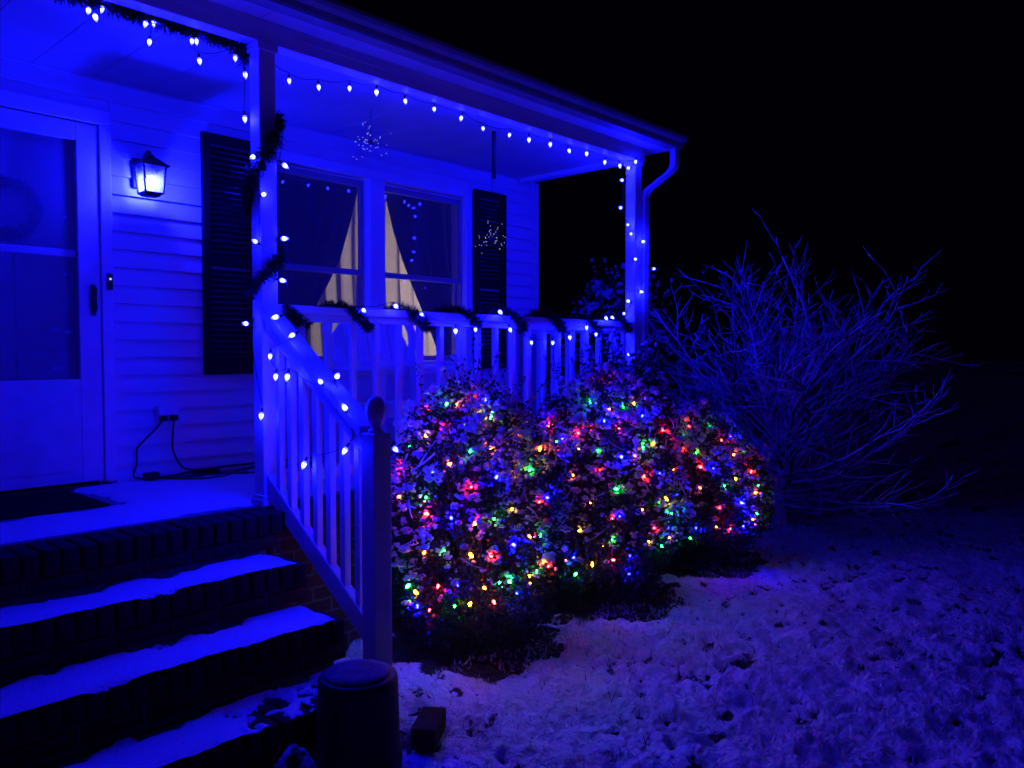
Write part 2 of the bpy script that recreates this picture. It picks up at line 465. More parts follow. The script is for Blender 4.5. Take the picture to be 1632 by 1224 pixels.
# porch floor, edge bricks, foundation
MB().box(X0, X1, 3.50, WALL - .016, FLOOR - .12, FLOOR).obj('porch_floor', M['concrete'], house)
MB().box(1.955, X1 - .03, 3.345, 3.40, -.05, FLOOR - .10).box(X1 - .09, X1 - .032, 3.402, WALL, -.05, FLOOR - .125).obj('foundation', M['brick_wall'], house)
def brick_mesh(sx, sy, sz, nm):
    b = .004; m = MB()
    m.box(-sx / 2, sx / 2, -sy / 2, sy / 2, -sz / 2, sz / 2)
    me = m.mesh(nm, M['brick'])
    import bmesh
    bm = bmesh.new(); bm.from_mesh(me); bmesh.ops.bevel(bm, geom=list(bm.edges), offset=b, segments=1, affect='EDGES'); bm.to_mesh(me); bm.free()
    return me
ROW = brick_mesh(.058, .205, .095, 'rowlock_brick')
STR = brick_mesh(.200, .095, .062, 'stretcher_brick')
def put(me, name, parent, p, rz=0, jitter=.0022):
    o = link(name, me, parent, Vector(p) - WL[parent.name] + Vector((random.uniform(-1, 1), random.uniform(-1.6, 1), random.uniform(-1, .6))) * jitter)
    o.rotation_euler = (random.uniform(-.012, .012), random.uniform(-.012, .012), rz + random.uniform(-.012, .012)); return o
x = -.55
while x < X1 - .05:
    put(ROW, 'brick', house, (x, 3.393, FLOOR - .0475)); x += .068

steps = empty('brick_steps', (.7, 2.9, 0), 'dark brick front steps with snow on the treads', 'steps')
SX0, SX1 = -.55, 1.93
NOSE = [(3.04, .565), (2.76, .375), (2.48, .185)]
c = MB()
c.box(SX0, SX1 - .012, 2.50, 3.485, -.05, .165); c.box(SX0, SX1 - .012, 2.782, 3.485, .166, .355); c.box(SX0, SX1 - .012, 3.062, 3.485, .356, .545); c.box(SX0, SX1 - .012, 3.312, 3.485, .546, .655)
c.obj('mortar_core', M['mortar'], steps)
for (yn, zt) in NOSE:
    x = SX0 + .03
    while x < SX1:
        put(ROW, 'brick', steps, (x, yn + .1025, zt - .0475)); x += .068
    x = SX0 + .1
    while x < SX1 - .05:
        put(STR, 'brick', steps, (x, yn + .058, zt - .134)); x += .2115
    # the plain back strip of each tread
x = SX0 + .1
while x < SX1 - .05:
    put(STR, 'brick', steps, (x, 3.348, FLOOR - .134)); x += .2115
for (yb, zt) in ((3.30, .565), (3.01, .375), (2.735, .185)):
    MB().box(SX0, SX1 - .006, yb - .05, yb + .05, zt - .03, zt - .006).obj('tread_back', M['mortar'], steps)

# porch ceiling boards, beam, soffit, gutter, roof
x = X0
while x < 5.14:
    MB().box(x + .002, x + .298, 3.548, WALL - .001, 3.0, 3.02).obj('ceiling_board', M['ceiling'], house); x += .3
MB().box(X0, 5.44, 3.56, WALL, 3.021, 3.05).obj('ceiling_backing', M['vinyl'], house)
MB().box(X0, 5.26, 3.455, 3.545, 2.965, 3.066).box(5.168, 5.258, 3.546, WALL - .03, 2.967, 3.064).obj('porch_beam', M['vinyl'], house, bevel=.004)
MB().box(X0, 5.26, 3.4515, 3.4545, 3.02, 3.066).obj('beam_trim', M['vinyl'], house)
x = X0
while x < 5.44:
    MB().box(x + .0015, min(x + .2985, 5.46), 3.332, 3.4545 if x < 5.1 else 3.4545, 3.068, 3.08).obj('soffit_panel', M['vinyl'], house); x += .3
MB().box(5.262, 5.46, 3.456, WALL + .2, 3.068, 3.08).obj('soffit_panel', M['vinyl'], house)
g = MB(); prof = [(3.330, 3.066), (3.250, 3.066), (3.243, 3.078), (3.236, 3.104), (3.214, 3.120), (3.204, 3.138), (3.204, 3.158), (3.210, 3.158), (3.212, 3.142), (3.222, 3.126), (3.245, 3.106), (3.252, 3.076), (3.326, 3.074), (3.326, 3.16), (3.330, 3.16)]
g.prism(prof, 0, X0, 5.475); g.prism([(3.33, 3.066), (3.25, 3.066), (3.236, 3.104), (3.204, 3.14), (3.204, 3.158), (3.33, 3.158)], 0, 5.4752, 5.478)
g.obj('gutter', M['gutter'], house)
MB().box(X0, 5.47, 3.3305, 3.345, 3.082, 3.17).obj('fascia', M['vinyl'], house)
ro = MB(); ro.prism([(3.24, 3.165), (3.24, 3.185), (8.5, 4.95), (8.5, 4.90)], 0, X0, 5.50); ro.obj('roof', M['shingle'], house)
ro = MB()
for k in range(30):
    y0 = 3.238 + k * .14; z0 = 3.187 + k * .14 * .3357
    ro.hexa([(X0, y0, z0), (5.50, y0, z0), (5.50, y0 + .2, z0 + .066), (X0, y0 + .2, z0 + .066), (X0, y0, z0 + .008), (5.50, y0, z0 + .008), (5.50, y0 + .2, z0 + .070), (X0, y0 + .2, z0 + .070)])
ro = ro.obj('shingle_courses', M['shingle'], house)
MB().prism([(3.45, 3.082), (8.4, 4.75), (8.4, 3.082)], 0, X1 - .1, X1).obj('gable', M['siding'], house)
# downspout
ds = MB()
def rect_pipe(pts, sx, sy):
    V = []
    for p in pts: V += [(p[0] - sx, p[1] - sy, p[2]), (p[0] + sx, p[1] - sy, p[2]), (p[0] + sx, p[1] + sy, p[2]), (p[0] - sx, p[1] + sy, p[2])]
    F = [(i * 4 + k, i * 4 + (k + 1) % 4, i * 4 + 4 + (k + 1) % 4, i * 4 + 4 + k) for i in range(len(pts) - 1) for k in range(4)]
    F += [(0, 1, 2, 3), tuple(range(4 * len(pts) - 4, 4 * len(pts)))]
    return V, F
pts = [(5.425, 3.287, 3.064), (5.425, 3.287, 2.95), (5.420, 3.293, 2.92), (5.405, 3.312, 2.89), (5.30, 3.445, 2.755), (5.288, 3.462, 2.725), (5.285, 3.468, 2.69), (5.285, 3.468, .16), (5.30, 3.43, .08)]
ds.add(*rect_pipe(pts, .032, .026)); ds.obj('downspout', M['aluminium'], house, bevel=.005)
for zz in (2.3, 1.0):
    MB().box(5.2495, 5.3205, 3.4385, 3.4975, zz, zz + .025).obj('downspout_strap', M['aluminium'], house)
# posts
def post(xc, yc):
    h = .0445
    o = MB().box(xc - h, xc + h, yc - h, yc + h, FLOOR + .001, 2.964).obj('porch_post', M['vinyl'], house, bevel=.006)
    MB().box(xc - .058, xc + .058, yc - .058, yc + .058, FLOOR + .0005, FLOOR + .035).box(xc - .052, xc + .052, yc - .052, yc + .052, FLOOR + .0355, FLOOR + .055).obj('post_base', M['vinyl'], o, bevel=.004)
    MB().box(xc - .054, xc + .054, yc - .054, yc + .054, 2.925, 2.9645).obj('post_cap', M['vinyl'], o, bevel=.004)
post(2.0385, 3.4995); post(5.185, 3.4995)

# windows: two double-hung units mulled together
tr = MB()
tr.box(WIN[0], WIN[1], WALL - .028, WALL + .03, 2.752, WIN[3]); tr.box(WIN[0], 2.772, WALL - .028, WALL + .03, 1.40, 2.7515); tr.box(4.53, WIN[1], WALL - .028, WALL + .03, 1.40, 2.7515)
tr.box(3.568, 3.702, WALL - .026, WALL + .05, 1.40, 2.7515); tr.box(WIN[0] - .02, WIN[1] + .02, WALL - .05, WALL + .05, WIN[2], 1.3995)
tr.obj('window_trim', M['vinyl'], house, bevel=.004)
def window(xa, xb):
    fr = MB(); y0, y1 = WALL + .032, WALL + .11
    fr.box(xa, xa + .010, y0, y1, 1.40, 2.75); fr.box(xb - .010, xb, y0, y1, 1.40, 2.75); fr.box(xa + .0105, xb - .0105, y0, y1, 2.735, 2.75); fr.box(xa + .0105, xb - .0105, y0, y1, 1.40, 1.43)
    o = fr.obj('window', M['vinyl'], house, bevel=.002)
    def sash(z0, z1, y):
        s = MB(); a, b = xa + .0115, xb - .0115
        s.box(a, a + .022, y, y + .03, z0, z1); s.box(b - .022, b, y, y + .03, z0, z1); s.box(a + .0225, b - .0225, y, y + .03, z0, z0 + .040); s.box(a + .0225, b - .0225, y, y + .03, z1 - .040, z1)
        s.obj('sash', M['vinyl'], o, bevel=.002)
        MB().box(a + .02, b - .02, y + .012, y + .016, z0 + .035, z1 - .035).obj('pane', M['pane'], o)
    sash(2.055, 2.733, WALL + .040); sash(1.432, 2.098, WALL + .074)
    MB().box(xa + .0107, xb - .0107, WALL + .033, WALL + .0345, 1.431, 2.7345).obj('screen', M['screen'], o)
window(2.774, 3.566); window(3.704, 4.528)

# louvred shutters
def shutter(xa, xb):
    s = MB(); y0, y1 = WALL - .052, WALL - .0225; z0, z1 = 1.362, 2.828
    s.box(xa, xa + .05, y0, y1, z0, z1); s.box(xb - .05, xb, y0, y1, z0, z1)
    for a, b in ((z0, z0 + .07), (2.025, 2.085), (z1 - .06, z1)): s.box(xa + .0505, xb - .0505, y0, y1, a, b)
    o = s.obj('shutter', M['shutter'], house, bevel=.003)
    zz = z0 + .085
    me = None
    while zz < z1 - .075:
        if not (2.0 < zz < 2.09):
            MB().hexa([(xa + .051, y0 + .004, zz - .012), (xb - .051, y0 + .004, zz - .012), (xb - .051, y0 + .01, zz - .012), (xa + .051, y0 + .01, zz - .012),
                       (xa + .051, y1 - .008, zz + .016), (xb - .051, y1 - .008, zz + .016), (xb - .051, y1 - .002, zz + .016), (xa + .051, y1 - .002, zz + .016)]).obj('louver', M['shutter'], o)
        zz += .034
shutter(2.302, 2.672); shutter(4.607, 4.982)

# front door: casing, storm door with big glass, inner door behind
d = MB()
d.box(DOOR[0], .878, WALL - .03, WALL + .02, FLOOR + .02, 2.75); d.box(1.722, DOOR[1], WALL - .03, WALL + .02, FLOOR + .02, 2.75); d.box(DOOR[0], DOOR[1], WALL - .034, WALL + .02, 2.7505, DOOR[2])
d.obj('door_casing', M['vinyl'], house, bevel=.006)
MB().box(.86, 1.74, WALL - .06, WALL + .15, FLOOR + .001, FLOOR + .018).obj('threshold', M['iron'], house)
sd = MB(); y0, y1 = WALL - .02, WALL + .018
sd.box(.882, .990, y0, y1, .785, 2.742); sd.box(1.606, 1.718, y0, y1, .785, 2.742); sd.box(.9905, 1.6055, y0, y1, 2.645, 2.742); sd.box(.9905, 1.6055, y0, y1, .785, 1.352); sd.box(.9905, 1.6055, y0 + .026, y1 + .004, 2.015, 2.055)
storm = sd.obj('storm_door', M['paint'], house, bevel=.004)
MB().box(.988, 1.608, WALL + .001, WALL + .004, 1.35, 2.647).obj('door_glass', M['storm'], storm)
MB().box(1.03, 1.57, y0 - .006, y0 - .0005, .85, 1.28).obj('kick_panel', M['paint'], storm, bevel=.004)
h = MB(); h.box(1.667, 1.689, y0 - .012, y0 - .0005, 1.70, 1.87); h.tube(catmull([(1.678, y0 - .01, 1.855), (1.676, y0 - .045, 1.845), (1.672, y0 - .05, 1.79), (1.676, y0 - .044, 1.735), (1.678, y0 - .01, 1.722)], 5), .0085, 8)
h.obj('door_handle', M['brass'], storm)
idr = MB(); idr.box(.902, 1.698, WALL + .095, WALL + .14, .775, 2.755)
for xa, xb in ((1.0, 1.27), (1.33, 1.6)):
    for za, zb in ((.95, 1.5), (1.62, 2.1)): idr.box(xa, xb, WALL + .088, WALL + .0945, za, zb)
idr.obj('inner_door', M['inner_door'], house, bevel=.004)

# ------------------------------------------------------------------ porch railing and stair railing
rail_main = empty('porch_railing', (3.6, 3.5, FLOOR), 'white porch railing with slim balusters between the two posts', 'railing')
RY = 3.4995
def hrail(parent, nm, xa, xb, z0, z1, hw):
    return MB().box(xa, xb, RY - hw, RY + hw, z0, z1).obj(nm, M['vinyl'], parent, bevel=.006)
hrail(rail_main, 'top_rail', 2.085, 5.139, 1.690, 1.732, .040); hrail(rail_main, 'top_rail', 2.085, 5.139, 1.652, 1.6895, .020); hrail(rail_main, 'bottom_rail', 2.085, 5.139, .845, .905, .022)
x = 2.235
while x < 5.10:
    MB().box(x - .0165, x + .0165, RY - .0165, RY + .0165, .9055, 1.6515).obj('baluster', M['vinyl'], rail_main, bevel=.003); x += .1565
rail_end = empty('porch_railing', (5.19, 4.1, FLOOR), 'short white railing closing the far end of the porch', 'railing')
MB().box(5.152, 5.226, 3.548, WALL - .05, 1.690, 1.732).box(5.17, 5.208, 3.548, WALL - .05, 1.652, 1.6895).obj('top_rail', M['vinyl'], rail_end, bevel=.005)
MB().box(5.167, 5.211, 3.548, WALL - .05, .845, .905).obj('bottom_rail', M['vinyl'], rail_end, bevel=.005)
y = 3.68
while y < 4.64:
    MB().box(5.1725, 5.2055, y - .0165, y + .0165, .9055, 1.6515).obj('baluster', M['vinyl'], rail_end, bevel=.003); y += .1565

stair = empty('stair_railing', (2.03, 3.0, 0), 'sloping white stair railing ending in a newel post', 'railing')
SXc = 2.03
def sloped(nm, ztop, th, hw, ya=2.6765, yb=3.4535, sl=.685):
    f = lambda y: ztop + sl * (y - 2.67)
    V = [(SXc - hw, ya, f(ya) - th), (SXc + hw, ya, f(ya) - th), (SXc + hw, yb, f(yb) - th), (SXc - hw, yb, f(yb) - th), (SXc - hw, ya, f(ya)), (SXc + hw, ya, f(ya)), (SXc + hw, yb, f(yb)), (SXc - hw, yb, f(yb))]
    return MB().hexa(V).obj(nm, M['paint'], stair, bevel=.006)
sloped('top_rail', 1.185, .052, .044); sloped('top_rail', 1.1325, .075, .022); sloped('bottom_rail', .375, .115, .022)
for yb in (3.36, 3.262, 3.16, 3.056, 2.955, 2.85, 2.745):
    f1 = 1.0575 + .685 * (yb - 2.67) + .004; f0 = .375 + .685 * (yb - 2.67) - .01
    MB().box(SXc - .0165, SXc + .0165, yb - .0165, yb + .0165, f0, f1).obj('baluster', M['paint'], stair, bevel=.003)
nx, ny = SXc, 2.631
newel = MB().box(nx - .0445, nx + .0445, ny - .0445, ny + .0445, -.05, 1.168).obj('newel_post', M['paint'], stair, bevel=.005)
fin = MB().lathe([(.030, .0005), (.033, .006), (.030, .012), (.021, .018), (.021, .026), (.030, .040), (.039, .060), (.044, .085), (.042, .108), (.034, .130), (.020, .145), (.006, .150)], (nx, ny, 1.168), 20)
fin.obj('finial', M['paint'], newel, True)

# ------------------------------------------------------------------ snow lying on porch and treads
def snow_patch(name, label, xa, xb, ya, yb, z, thick, maskfn, step=.016):
    nx = int((xb - xa) / step) + 1; ny = int((yb - ya) / step) + 1
    X, Y = np.meshgrid(np.linspace(xa, xb, nx), np.linspace(ya, yb, ny))
    mk = maskfn(X, Y)
    h = thick * np.clip(mk * 3, 0, 1) ** .6 * (.75 + .5 * fbm(X * 12, Y * 12, 4, 3))
    Z = z + .002 + np.where(mk > 0, h, -.006)
    idx = np.arange(nx * ny).reshape(ny, nx)
    on = (mk > 0)
    cell = on[:-1, :-1] | on[:-1, 1:] | on[1:, 1:] | on[1:, :-1]
    F = np.stack([idx[:-1, :-1], idx[:-1, 1:], idx[1:, 1:], idx[1:, :-1]], -1)[cell]
    used = np.unique(F); remap = np.full(nx * ny, -1); remap[used] = np.arange(len(used))
    V = np.stack([X, Y, Z], -1).reshape(-1, 3)[used]
    o = place(name, V, remap[F], M['snow'], None, True)
    return tag(o, label, 'snow', None, 'stuff')
def edge(v, lo, hi): return np.minimum(v - lo, hi - v)
def porch_mask(X, Y):
    n = (fbm(X * 5, Y * 5, 61, 3) - .44)
    m = np.minimum(edge(Y, 3.545, 4.66) + n * .10, edge(X, -1.2, 5.1))
    matd = np.maximum(np.maximum(.55 - X, X - 1.56), np.maximum(3.98 - Y, Y - 4.8)) + n * .25
    m = np.minimum(m * 6, matd * 5)
    wl = (4.56 + n * .5 - Y)
    return np.minimum(m, np.where(X > 1.72, wl * 6, 1))
snow_patch('porch_snow', 'smooth snow blown across the porch floor', -.6, 5.1, 3.50, 4.68, FLOOR, .012, porch_mask, .025)
def tread_mask(y0, y1, seed, right=9, cutx=None):
    def f(X, Y):
        n = fbm(X * 7, Y * 7, seed, 3) - .44 + (fbm(X * 31, Y * 31, seed + 9, 2) - .38) * .35
        m = np.minimum((Y - y0) * 14 + .10 + n * .9, (y1 - Y) * 9 + n * 2.2)
        m = np.minimum(m, (SX1 - .012 - X) * 20 + n)
        if cutx is not None: m = np.minimum(m, (cutx - X) * 5 + n * 1.2 + (Y - y0) * .8)
        return m
    return f
snow_patch('tread_snow', 'snow strip on the uppermost brick step', -.5, SX1 - .004, 3.042, 3.29, .565, .011, tread_mask(3.04, 3.30, 71))
snow_patch('tread_snow', 'broad snow layer on the middle brick step', -.5, SX1 - .004, 2.762, 3.03, .375, .015, tread_mask(2.76, 3.03, 72))
snow_patch('tread_snow', 'snow tongue on the bottom brick step ending beside bare brick', -.5, SX1 - .004, 2.482, 2.75, .185, .013, tread_mask(2.48, 2.75, 73, cutx=1.36))
snow_patch('snow_crumbs', 'thin broken snow crumbs at the right end of the bottom step', 1.36, SX1 - .004, 2.482, 2.75, .185, .007,
           lambda X, Y: (fbm(X * 16, Y * 16, 88, 3) - .47) * 2 + (X - 1.75) * .25, .007)
# snow on the stair rail top

# ------------------------------------------------------------------ wall lantern
lan = empty('wall_lantern', (1.952, 4.56, 2.38), 'glowing blue-lit wall lantern beside the front door', 'lantern')
lx, ly = 1.952, 4.56
MB().box(lx - .055, lx + .055, WALL - .036, WALL - .016, 2.43, 2.60).obj('backplate', M['iron'], lan, bevel=.006)
MB().tube(catmull([(lx, WALL - .03, 2.53), (lx, WALL - .06, 2.60), (lx, ly + .03, 2.628), (lx, ly, 2.612)], 6), .009, 8).obj('arm', M['iron'], lan, True)
def frus(w0, z0, w1, z1):
    return [(lx - w0, ly - w0, z0), (lx + w0, ly - w0, z0), (lx + w0, ly + w0, z0), (lx - w0, ly + w0, z0), (lx - w1, ly - w1, z1), (lx + w1, ly - w1, z1), (lx + w1, ly + w1, z1), (lx - w1, ly + w1, z1)]
rf = MB(); rf.hexa(frus(.076, 2.536, .080, 2.546)); rf.hexa(frus(.078, 2.5465, .022, 2.592)); rf.hexa(frus(.016, 2.5925, .016, 2.606)); rf.lathe([(.006, 0), (.009, .006), (.007, .014), (.002, .022)], (lx, ly, 2.606), 8)
rf.obj('lantern_roof', M['iron'], lan, bevel=.002)
fb = MB(); fb.hexa(frus(.050, 2.384, .056, 2.394)); fb.hexa(frus(.034, 2.372, .046, 2.3838)); fb.obj('lantern_base', M['iron'], lan, bevel=.002)
for sx, sy in ((-1, -1), (1, -1), (1, 1), (-1, 1)):
    a, b = .049, .061
    m = MB(); V = []
    for w, zz in ((a, 2.3942), (b, 2.5358)):
        cx, cy = lx + sx * w, ly + sy * w
        V += [(cx - .0045, cy - .0045, zz), (cx + .0045, cy - .0045, zz), (cx + .0045, cy + .0045, zz), (cx - .0045, cy + .0045, zz)]
    m.hexa(V).obj('corner_bar', M['iron'], lan)
for k in range(4):
    ang = k * math.pi / 2; m = MB(); V = []
    for w, zz in ((.0485, 2.395), (.0605, 2.535)):
        for s in (-1, 1):
            p = Vector((s * (w - .006), -w, 0)); p.rotate(Matrix.Rotation(ang, 3, 'Z')); V.append((lx + p.x, ly + p.y, zz))
    m.add([V[0], V[1], V[3], V[2]], [(0, 1, 2, 3)]).obj('lantern_pane', M['glass'], lan)
MB().lathe([(.003, -.072), (.014, -.069), (.025, -.058), (.031, -.042), (.031, -.030), (.025, -.014), (.016, -.002)], (lx, ly, 2.482), 14).obj('lamp_bulb', M['sconce'], lan, True)
MB().lathe([(.042, 0), (.040, .004), (.020, .016), (.018, .05)], (lx, ly, 2.4825), 14).obj('shading_socket', M['iron'], lan)  # socket with a wide collar added to keep lamp light off the ceiling

# ------------------------------------------------------------------ small things on the wall and porch floor
bell = MB().box(1.745, 1.775, WALL - .048, WALL - .0305, 1.845, 1.935).obj('doorbell', M['iron'], None, bevel=.004)
tag(bell, 'small dark doorbell on the door casing', 'doorbell')
MB().lathe([(.009, 0), (.009, .003), (.004, .005)], (0, 0, 0), 12)
bb = MB(); bb.tube([(1.76, WALL - .048, 1.905), (1.76, WALL - .053, 1.905)], .006, 10); bb.v = [tuple(v) for v in bb.v]
WL[bell.name] = Vector(bell.location); bb.obj('button', M['bead'], bell)
ob = empty('outlet_box', (2.06, WALL - .03, 1.10), 'weatherproof outlet box low on the siding', 'outlet')
MB().box(2.005, 2.115, WALL - .05, WALL - .012, 1.105, 1.185).obj('box', M['vinyl'], ob, bevel=.006)
MB().box(2.000, 2.120, WALL - .085, WALL - .0505, 1.13, 1.19).obj('cover_flap', M['vinyl'], ob, bevel=.006)
MB().box(2.012, 2.045, WALL - .10, WALL - .052, 1.098, 1.128).box(2.075, 2.108, WALL - .10, WALL - .052, 1.098, 1.128).obj('plug', M['cord'], ob, bevel=.004)
def cord(label, pts, r=.0055, nm='extension_cord'):
    return tag(MB().tube(catmull(pts, 8), r, 6).obj(nm, M['cord'], None, True), label, 'cord')
fz = FLOOR + .018
cord('black cord dropping from the outlet to the door corner', [(2.02, WALL - .08, 1.10), (1.99, WALL - .07, 1.06), (1.90, WALL - .05, .965), (1.885, WALL - .05, .93), (1.885, WALL - .045, .86), (1.865, WALL - .05, .80), (1.87, WALL - .07, fz + .01), (1.93, WALL - .10, fz)])
cord('black cord hanging from the outlet down to the flat adapter', [(2.09, WALL - .08, 1.10), (2.085, WALL - .07, 1.02), (2.09, WALL - .06, .92), (2.14, WALL - .06, .82), (2.20, WALL - .07, fz + .02), (2.24, WALL - .07, fz)])
cord('black cord running along the wall base behind the post', [(1.96, WALL - .09, fz), (2.10, WALL - .06, fz), (2.25, WALL - .04, fz + .01), (2.5, WALL - .035, fz + .015), (2.9, WALL - .03, fz + .01), (3.4, WALL - .03, fz)], .007)
cord('loose black cord looping over the porch snow', [(1.98, WALL - .11, fz), (2.05, WALL - .20, fz), (2.16, WALL - .30, fz), (2.32, WALL - .28, fz), (2.45, WALL - .16, fz), (2.62, WALL - .10, fz), (2.9, WALL - .09, fz)], .005)
cord('second loose cord crossing the loop on the porch snow', [(2.28, WALL - .12, fz), (2.34, WALL - .22, fz), (2.45, WALL - .30, fz), (2.7, WALL - .27, fz), (3.0, WALL - .25, fz)], .005)
ad = MB().box(1.90, 1.985, WALL - .125, WALL - .075, FLOOR + .012, FLOOR + .055).obj('power_adapter', M['cord'], None, bevel=.008); tag(ad, 'chunky black adapter on the floor by the door casing', 'adapter')
ad = MB().box(2.20, 2.36, WALL - .10, WALL - .05, FLOOR + .012, FLOOR + .042).obj('power_strip', M['cord'], None, bevel=.006); tag(ad, 'flat black power strip lying against the wall base', 'power strip')
me = MB(); me.box(.62, 1.50, 4.02, 4.60, FLOOR + .002, FLOOR + .012)
tag(me.obj('doormat', M['mat'], None, bevel=.004), 'dark doormat in front of the storm door', 'doormat')

# wreath on the inner door
def needles(path, n_per_m, rad, ln, seed, wid=.0028, droop=0):
    rg = np.random.default_rng(seed)
    P = np.array([tuple(p) for p in path]); seg = np.linalg.norm(np.diff(P, axis=0), axis=1); cum = np.concatenate([[0], np.cumsum(seg)])
    n = int(cum[-1] * n_per_m); t = rg.uniform(0, cum[-1], n)
    pos = np.stack([np.interp(t, cum, P[:, k]) for k in range(3)], -1)
    lumps = .75 + .55 * vn(t * 9, t * 0 + seed, seed)
    tan = np.stack([np.interp(np.minimum(t + .02, cum[-1]), cum, P[:, k]) - np.interp(np.maximum(t - .02, 0), cum, P[:, k]) for k in range(3)], -1)
    tan /= np.linalg.norm(tan, axis=1, keepdims=True) + 1e-9
    d = rg.normal(size=(n, 3)); d -= (d * tan).sum(1, keepdims=True) * tan; d /= np.linalg.norm(d, axis=1, keepdims=True)
    d2 = d + tan * rg.uniform(-.3, .9, (n, 1)); d2[:, 2] -= droop; d2 /= np.linalg.norm(d2, axis=1, keepdims=True)
    b = pos + d * (rad * .45 * rg.uniform(0, 1, (n, 1))); L = ln * rg.uniform(.6, 1.15, (n, 1)) * lumps[:, None]
    s = np.cross(d2, rg.normal(size=(n, 3))); s /= np.linalg.norm(s, axis=1, keepdims=True); s *= wid
    V = np.stack([b - s, b + s, b + d2 * L + s * .4, b + d2 * L - s * .4], 1).reshape(-1, 3)
    return V, np.arange(4 * n).reshape(n, 4)
def garland(label, path, seed, rad=.03, ln=.048, dens=1500, nm='garland', cat='garland'):
    path = catmull(path, 6)
    root = empty(nm, tuple(path[0]), label, cat)
    MB().tube(path, .006, 5).obj('stem', M['twig'], root, True)
    V, F = needles(path, dens, rad, ln, seed, .0028)
    place('needles', V, F, M['needle'], root)
    return root
wc = (1.30, WALL + .07, 2.25)
garland('dark round wreath hanging on the door behind the glass', [(wc[0] + .135 * math.cos(a), wc[1], wc[2] + .135 * math.sin(a)) for a in np.linspace(0, 6.28, 14)], 5, .022, .035, 2600, 'wreath', 'wreath')
garland('dark evergreen garland hung under the beam over the steps', [(-.9, 3.60, 2.965), (-.4, 3.60, 2.975), (.1, 3.60, 2.96), (.5, 3.60, 2.975), (.9, 3.60, 2.96), (1.25, 3.60, 2.978), (1.5, 3.60, 2.968), (1.75, 3.60, 2.975), (1.96, 3.59, 2.965), (2.0, 3.58, 2.90)], 6, .03, .046, 3000)
hx = []
for k in range(40):
    t = k / 39; th = R(20) - t * R(580)
    zz = np.interp(t, [0, .07, .38, .66, .97, 1], [2.66, 2.62, 2.26, 1.99, 1.80, 1.77])
    hx.append((2.0385 + .072 * math.cos(th), 3.4995 + .072 * math.sin(th), zz))
garland('dark evergreen garland spiralling down the near porch post', hx, 8, .024, .040, 2300)
hx = []
for k in range(110):
    t = k / 109; x = 2.10 + t * 2.98; th = t * 2 * math.pi * 7.2 + 2.6
    hx.append((x, RY + .058 * math.cos(th), 1.700 + .050 * math.sin(th) - .012 * math.sin(t * 9)))
garland('dark evergreen garland wound along the porch rail', hx, 9, .022, .038, 2600)

# ------------------------------------------------------------------ curtains and light in the room
def cloth(name, label, cat, zs, xl, xr, y, m, nf, amp, seed):
    nx, nz = 60, 30
    zz = np.linspace(zs[0], zs[-1], nz); V = []
    for z in zz:
        a = np.interp(z, zs, xl); b = np.interp(z, zs, xr)
        for i in range(nx):
            u = i / (nx - 1)
            V.append((a + (b - a) * u, y + amp * math.sin(u * nf * 6.283 + .6 * math.sin(z * 3 + seed)) + .4 * amp * math.sin(u * nf * 15 + seed), z))
    idx = np.arange(nx * nz).reshape(nz, nx)
    F = np.stack([idx[:-1, :-1], idx[:-1, 1:], idx[1:, 1:], idx[1:, :-1]], -1).reshape(-1, 4)
    return tag(place(name, V, F, m, None, True), label, cat)
zs = [1.36, 1.55, 1.75, 2.0, 2.2, 2.45, 2.78]
cloth('sheer_curtain', 'pale pleated sheer curtain lit from inside the room', 'curtain', [1.36, 2.78], [2.74, 2.74], [4.60, 4.60], 5.08, M['sheer'], 13, .040, 1)
cloth('drape', 'dark drape swept left in the window beside the post', 'curtain', zs, [2.74] * 7, [3.20, 3.21, 3.26, 3.42, 3.53, 3.61, 3.70], 4.98, M['drape'], 7, .018, 2)
cloth('drape', 'dark drape swept right in the window beside the shutter', 'curtain', zs, [4.50, 4.48, 4.38, 4.24, 4.13, 4.02, 3.92], [4.80] * 7, 4.98, M['drape'], 7, .018, 3)
lamp_d = bpy.data.lights.new('room_lamp', 'POINT'); lamp_d.energy = ROOM; lamp_d.color = (1.0, .84, .70); lamp_d.shadow_soft_size = .12
lamp = bpy.data.objects.new('room_lamp', lamp_d); COL.objects.link(lamp); lamp.location = (4.9, 6.0, 2.0)

# ------------------------------------------------------------------ white porch chair
ch = empty('porch_chair', (3.42, 4.2, FLOOR), 'white high-backed porch chair standing under the windows', 'chair')
cx, cy = 3.41, 4.40
def back_slat(xa, xb, zb, za_, zb_):
    y0 = cy; V = []
    n = 7
    bot = [(xa, zb), (xb, zb)]
    for dy in (0, .02):
        V += [(xa, y0 + dy + .0, zb), (xb, y0 + dy, zb), (xb, y0 + dy + .09, zb_), (xa, y0 + dy + .09, za_)]
    F = [(0, 1, 2, 3), (7, 6, 5, 4), (0, 4, 5, 1), (1, 5, 6, 2), (2, 6, 7, 3), (3, 7, 4, 0)]
    return MB().add(V, F).obj('back_slat', M['chair'], ch, bevel=.004)
def arc(u): return 1.745 - .16 * abs(u) ** 3.2
ns = 7
for k in range(ns):
    u0, u1 = -1 + 2 * k / ns, -1 + 2 * (k + 1) / ns
    back_slat(cx + u0 * .33 + .004, cx + u1 * .33 - .004, 1.40, arc(u0), arc(u1))
MB().box(cx - .335, cx + .335, cy - .026, cy - .002, 1.395, 1.45).obj('back_rail', M['chair'], ch, bevel=.006)
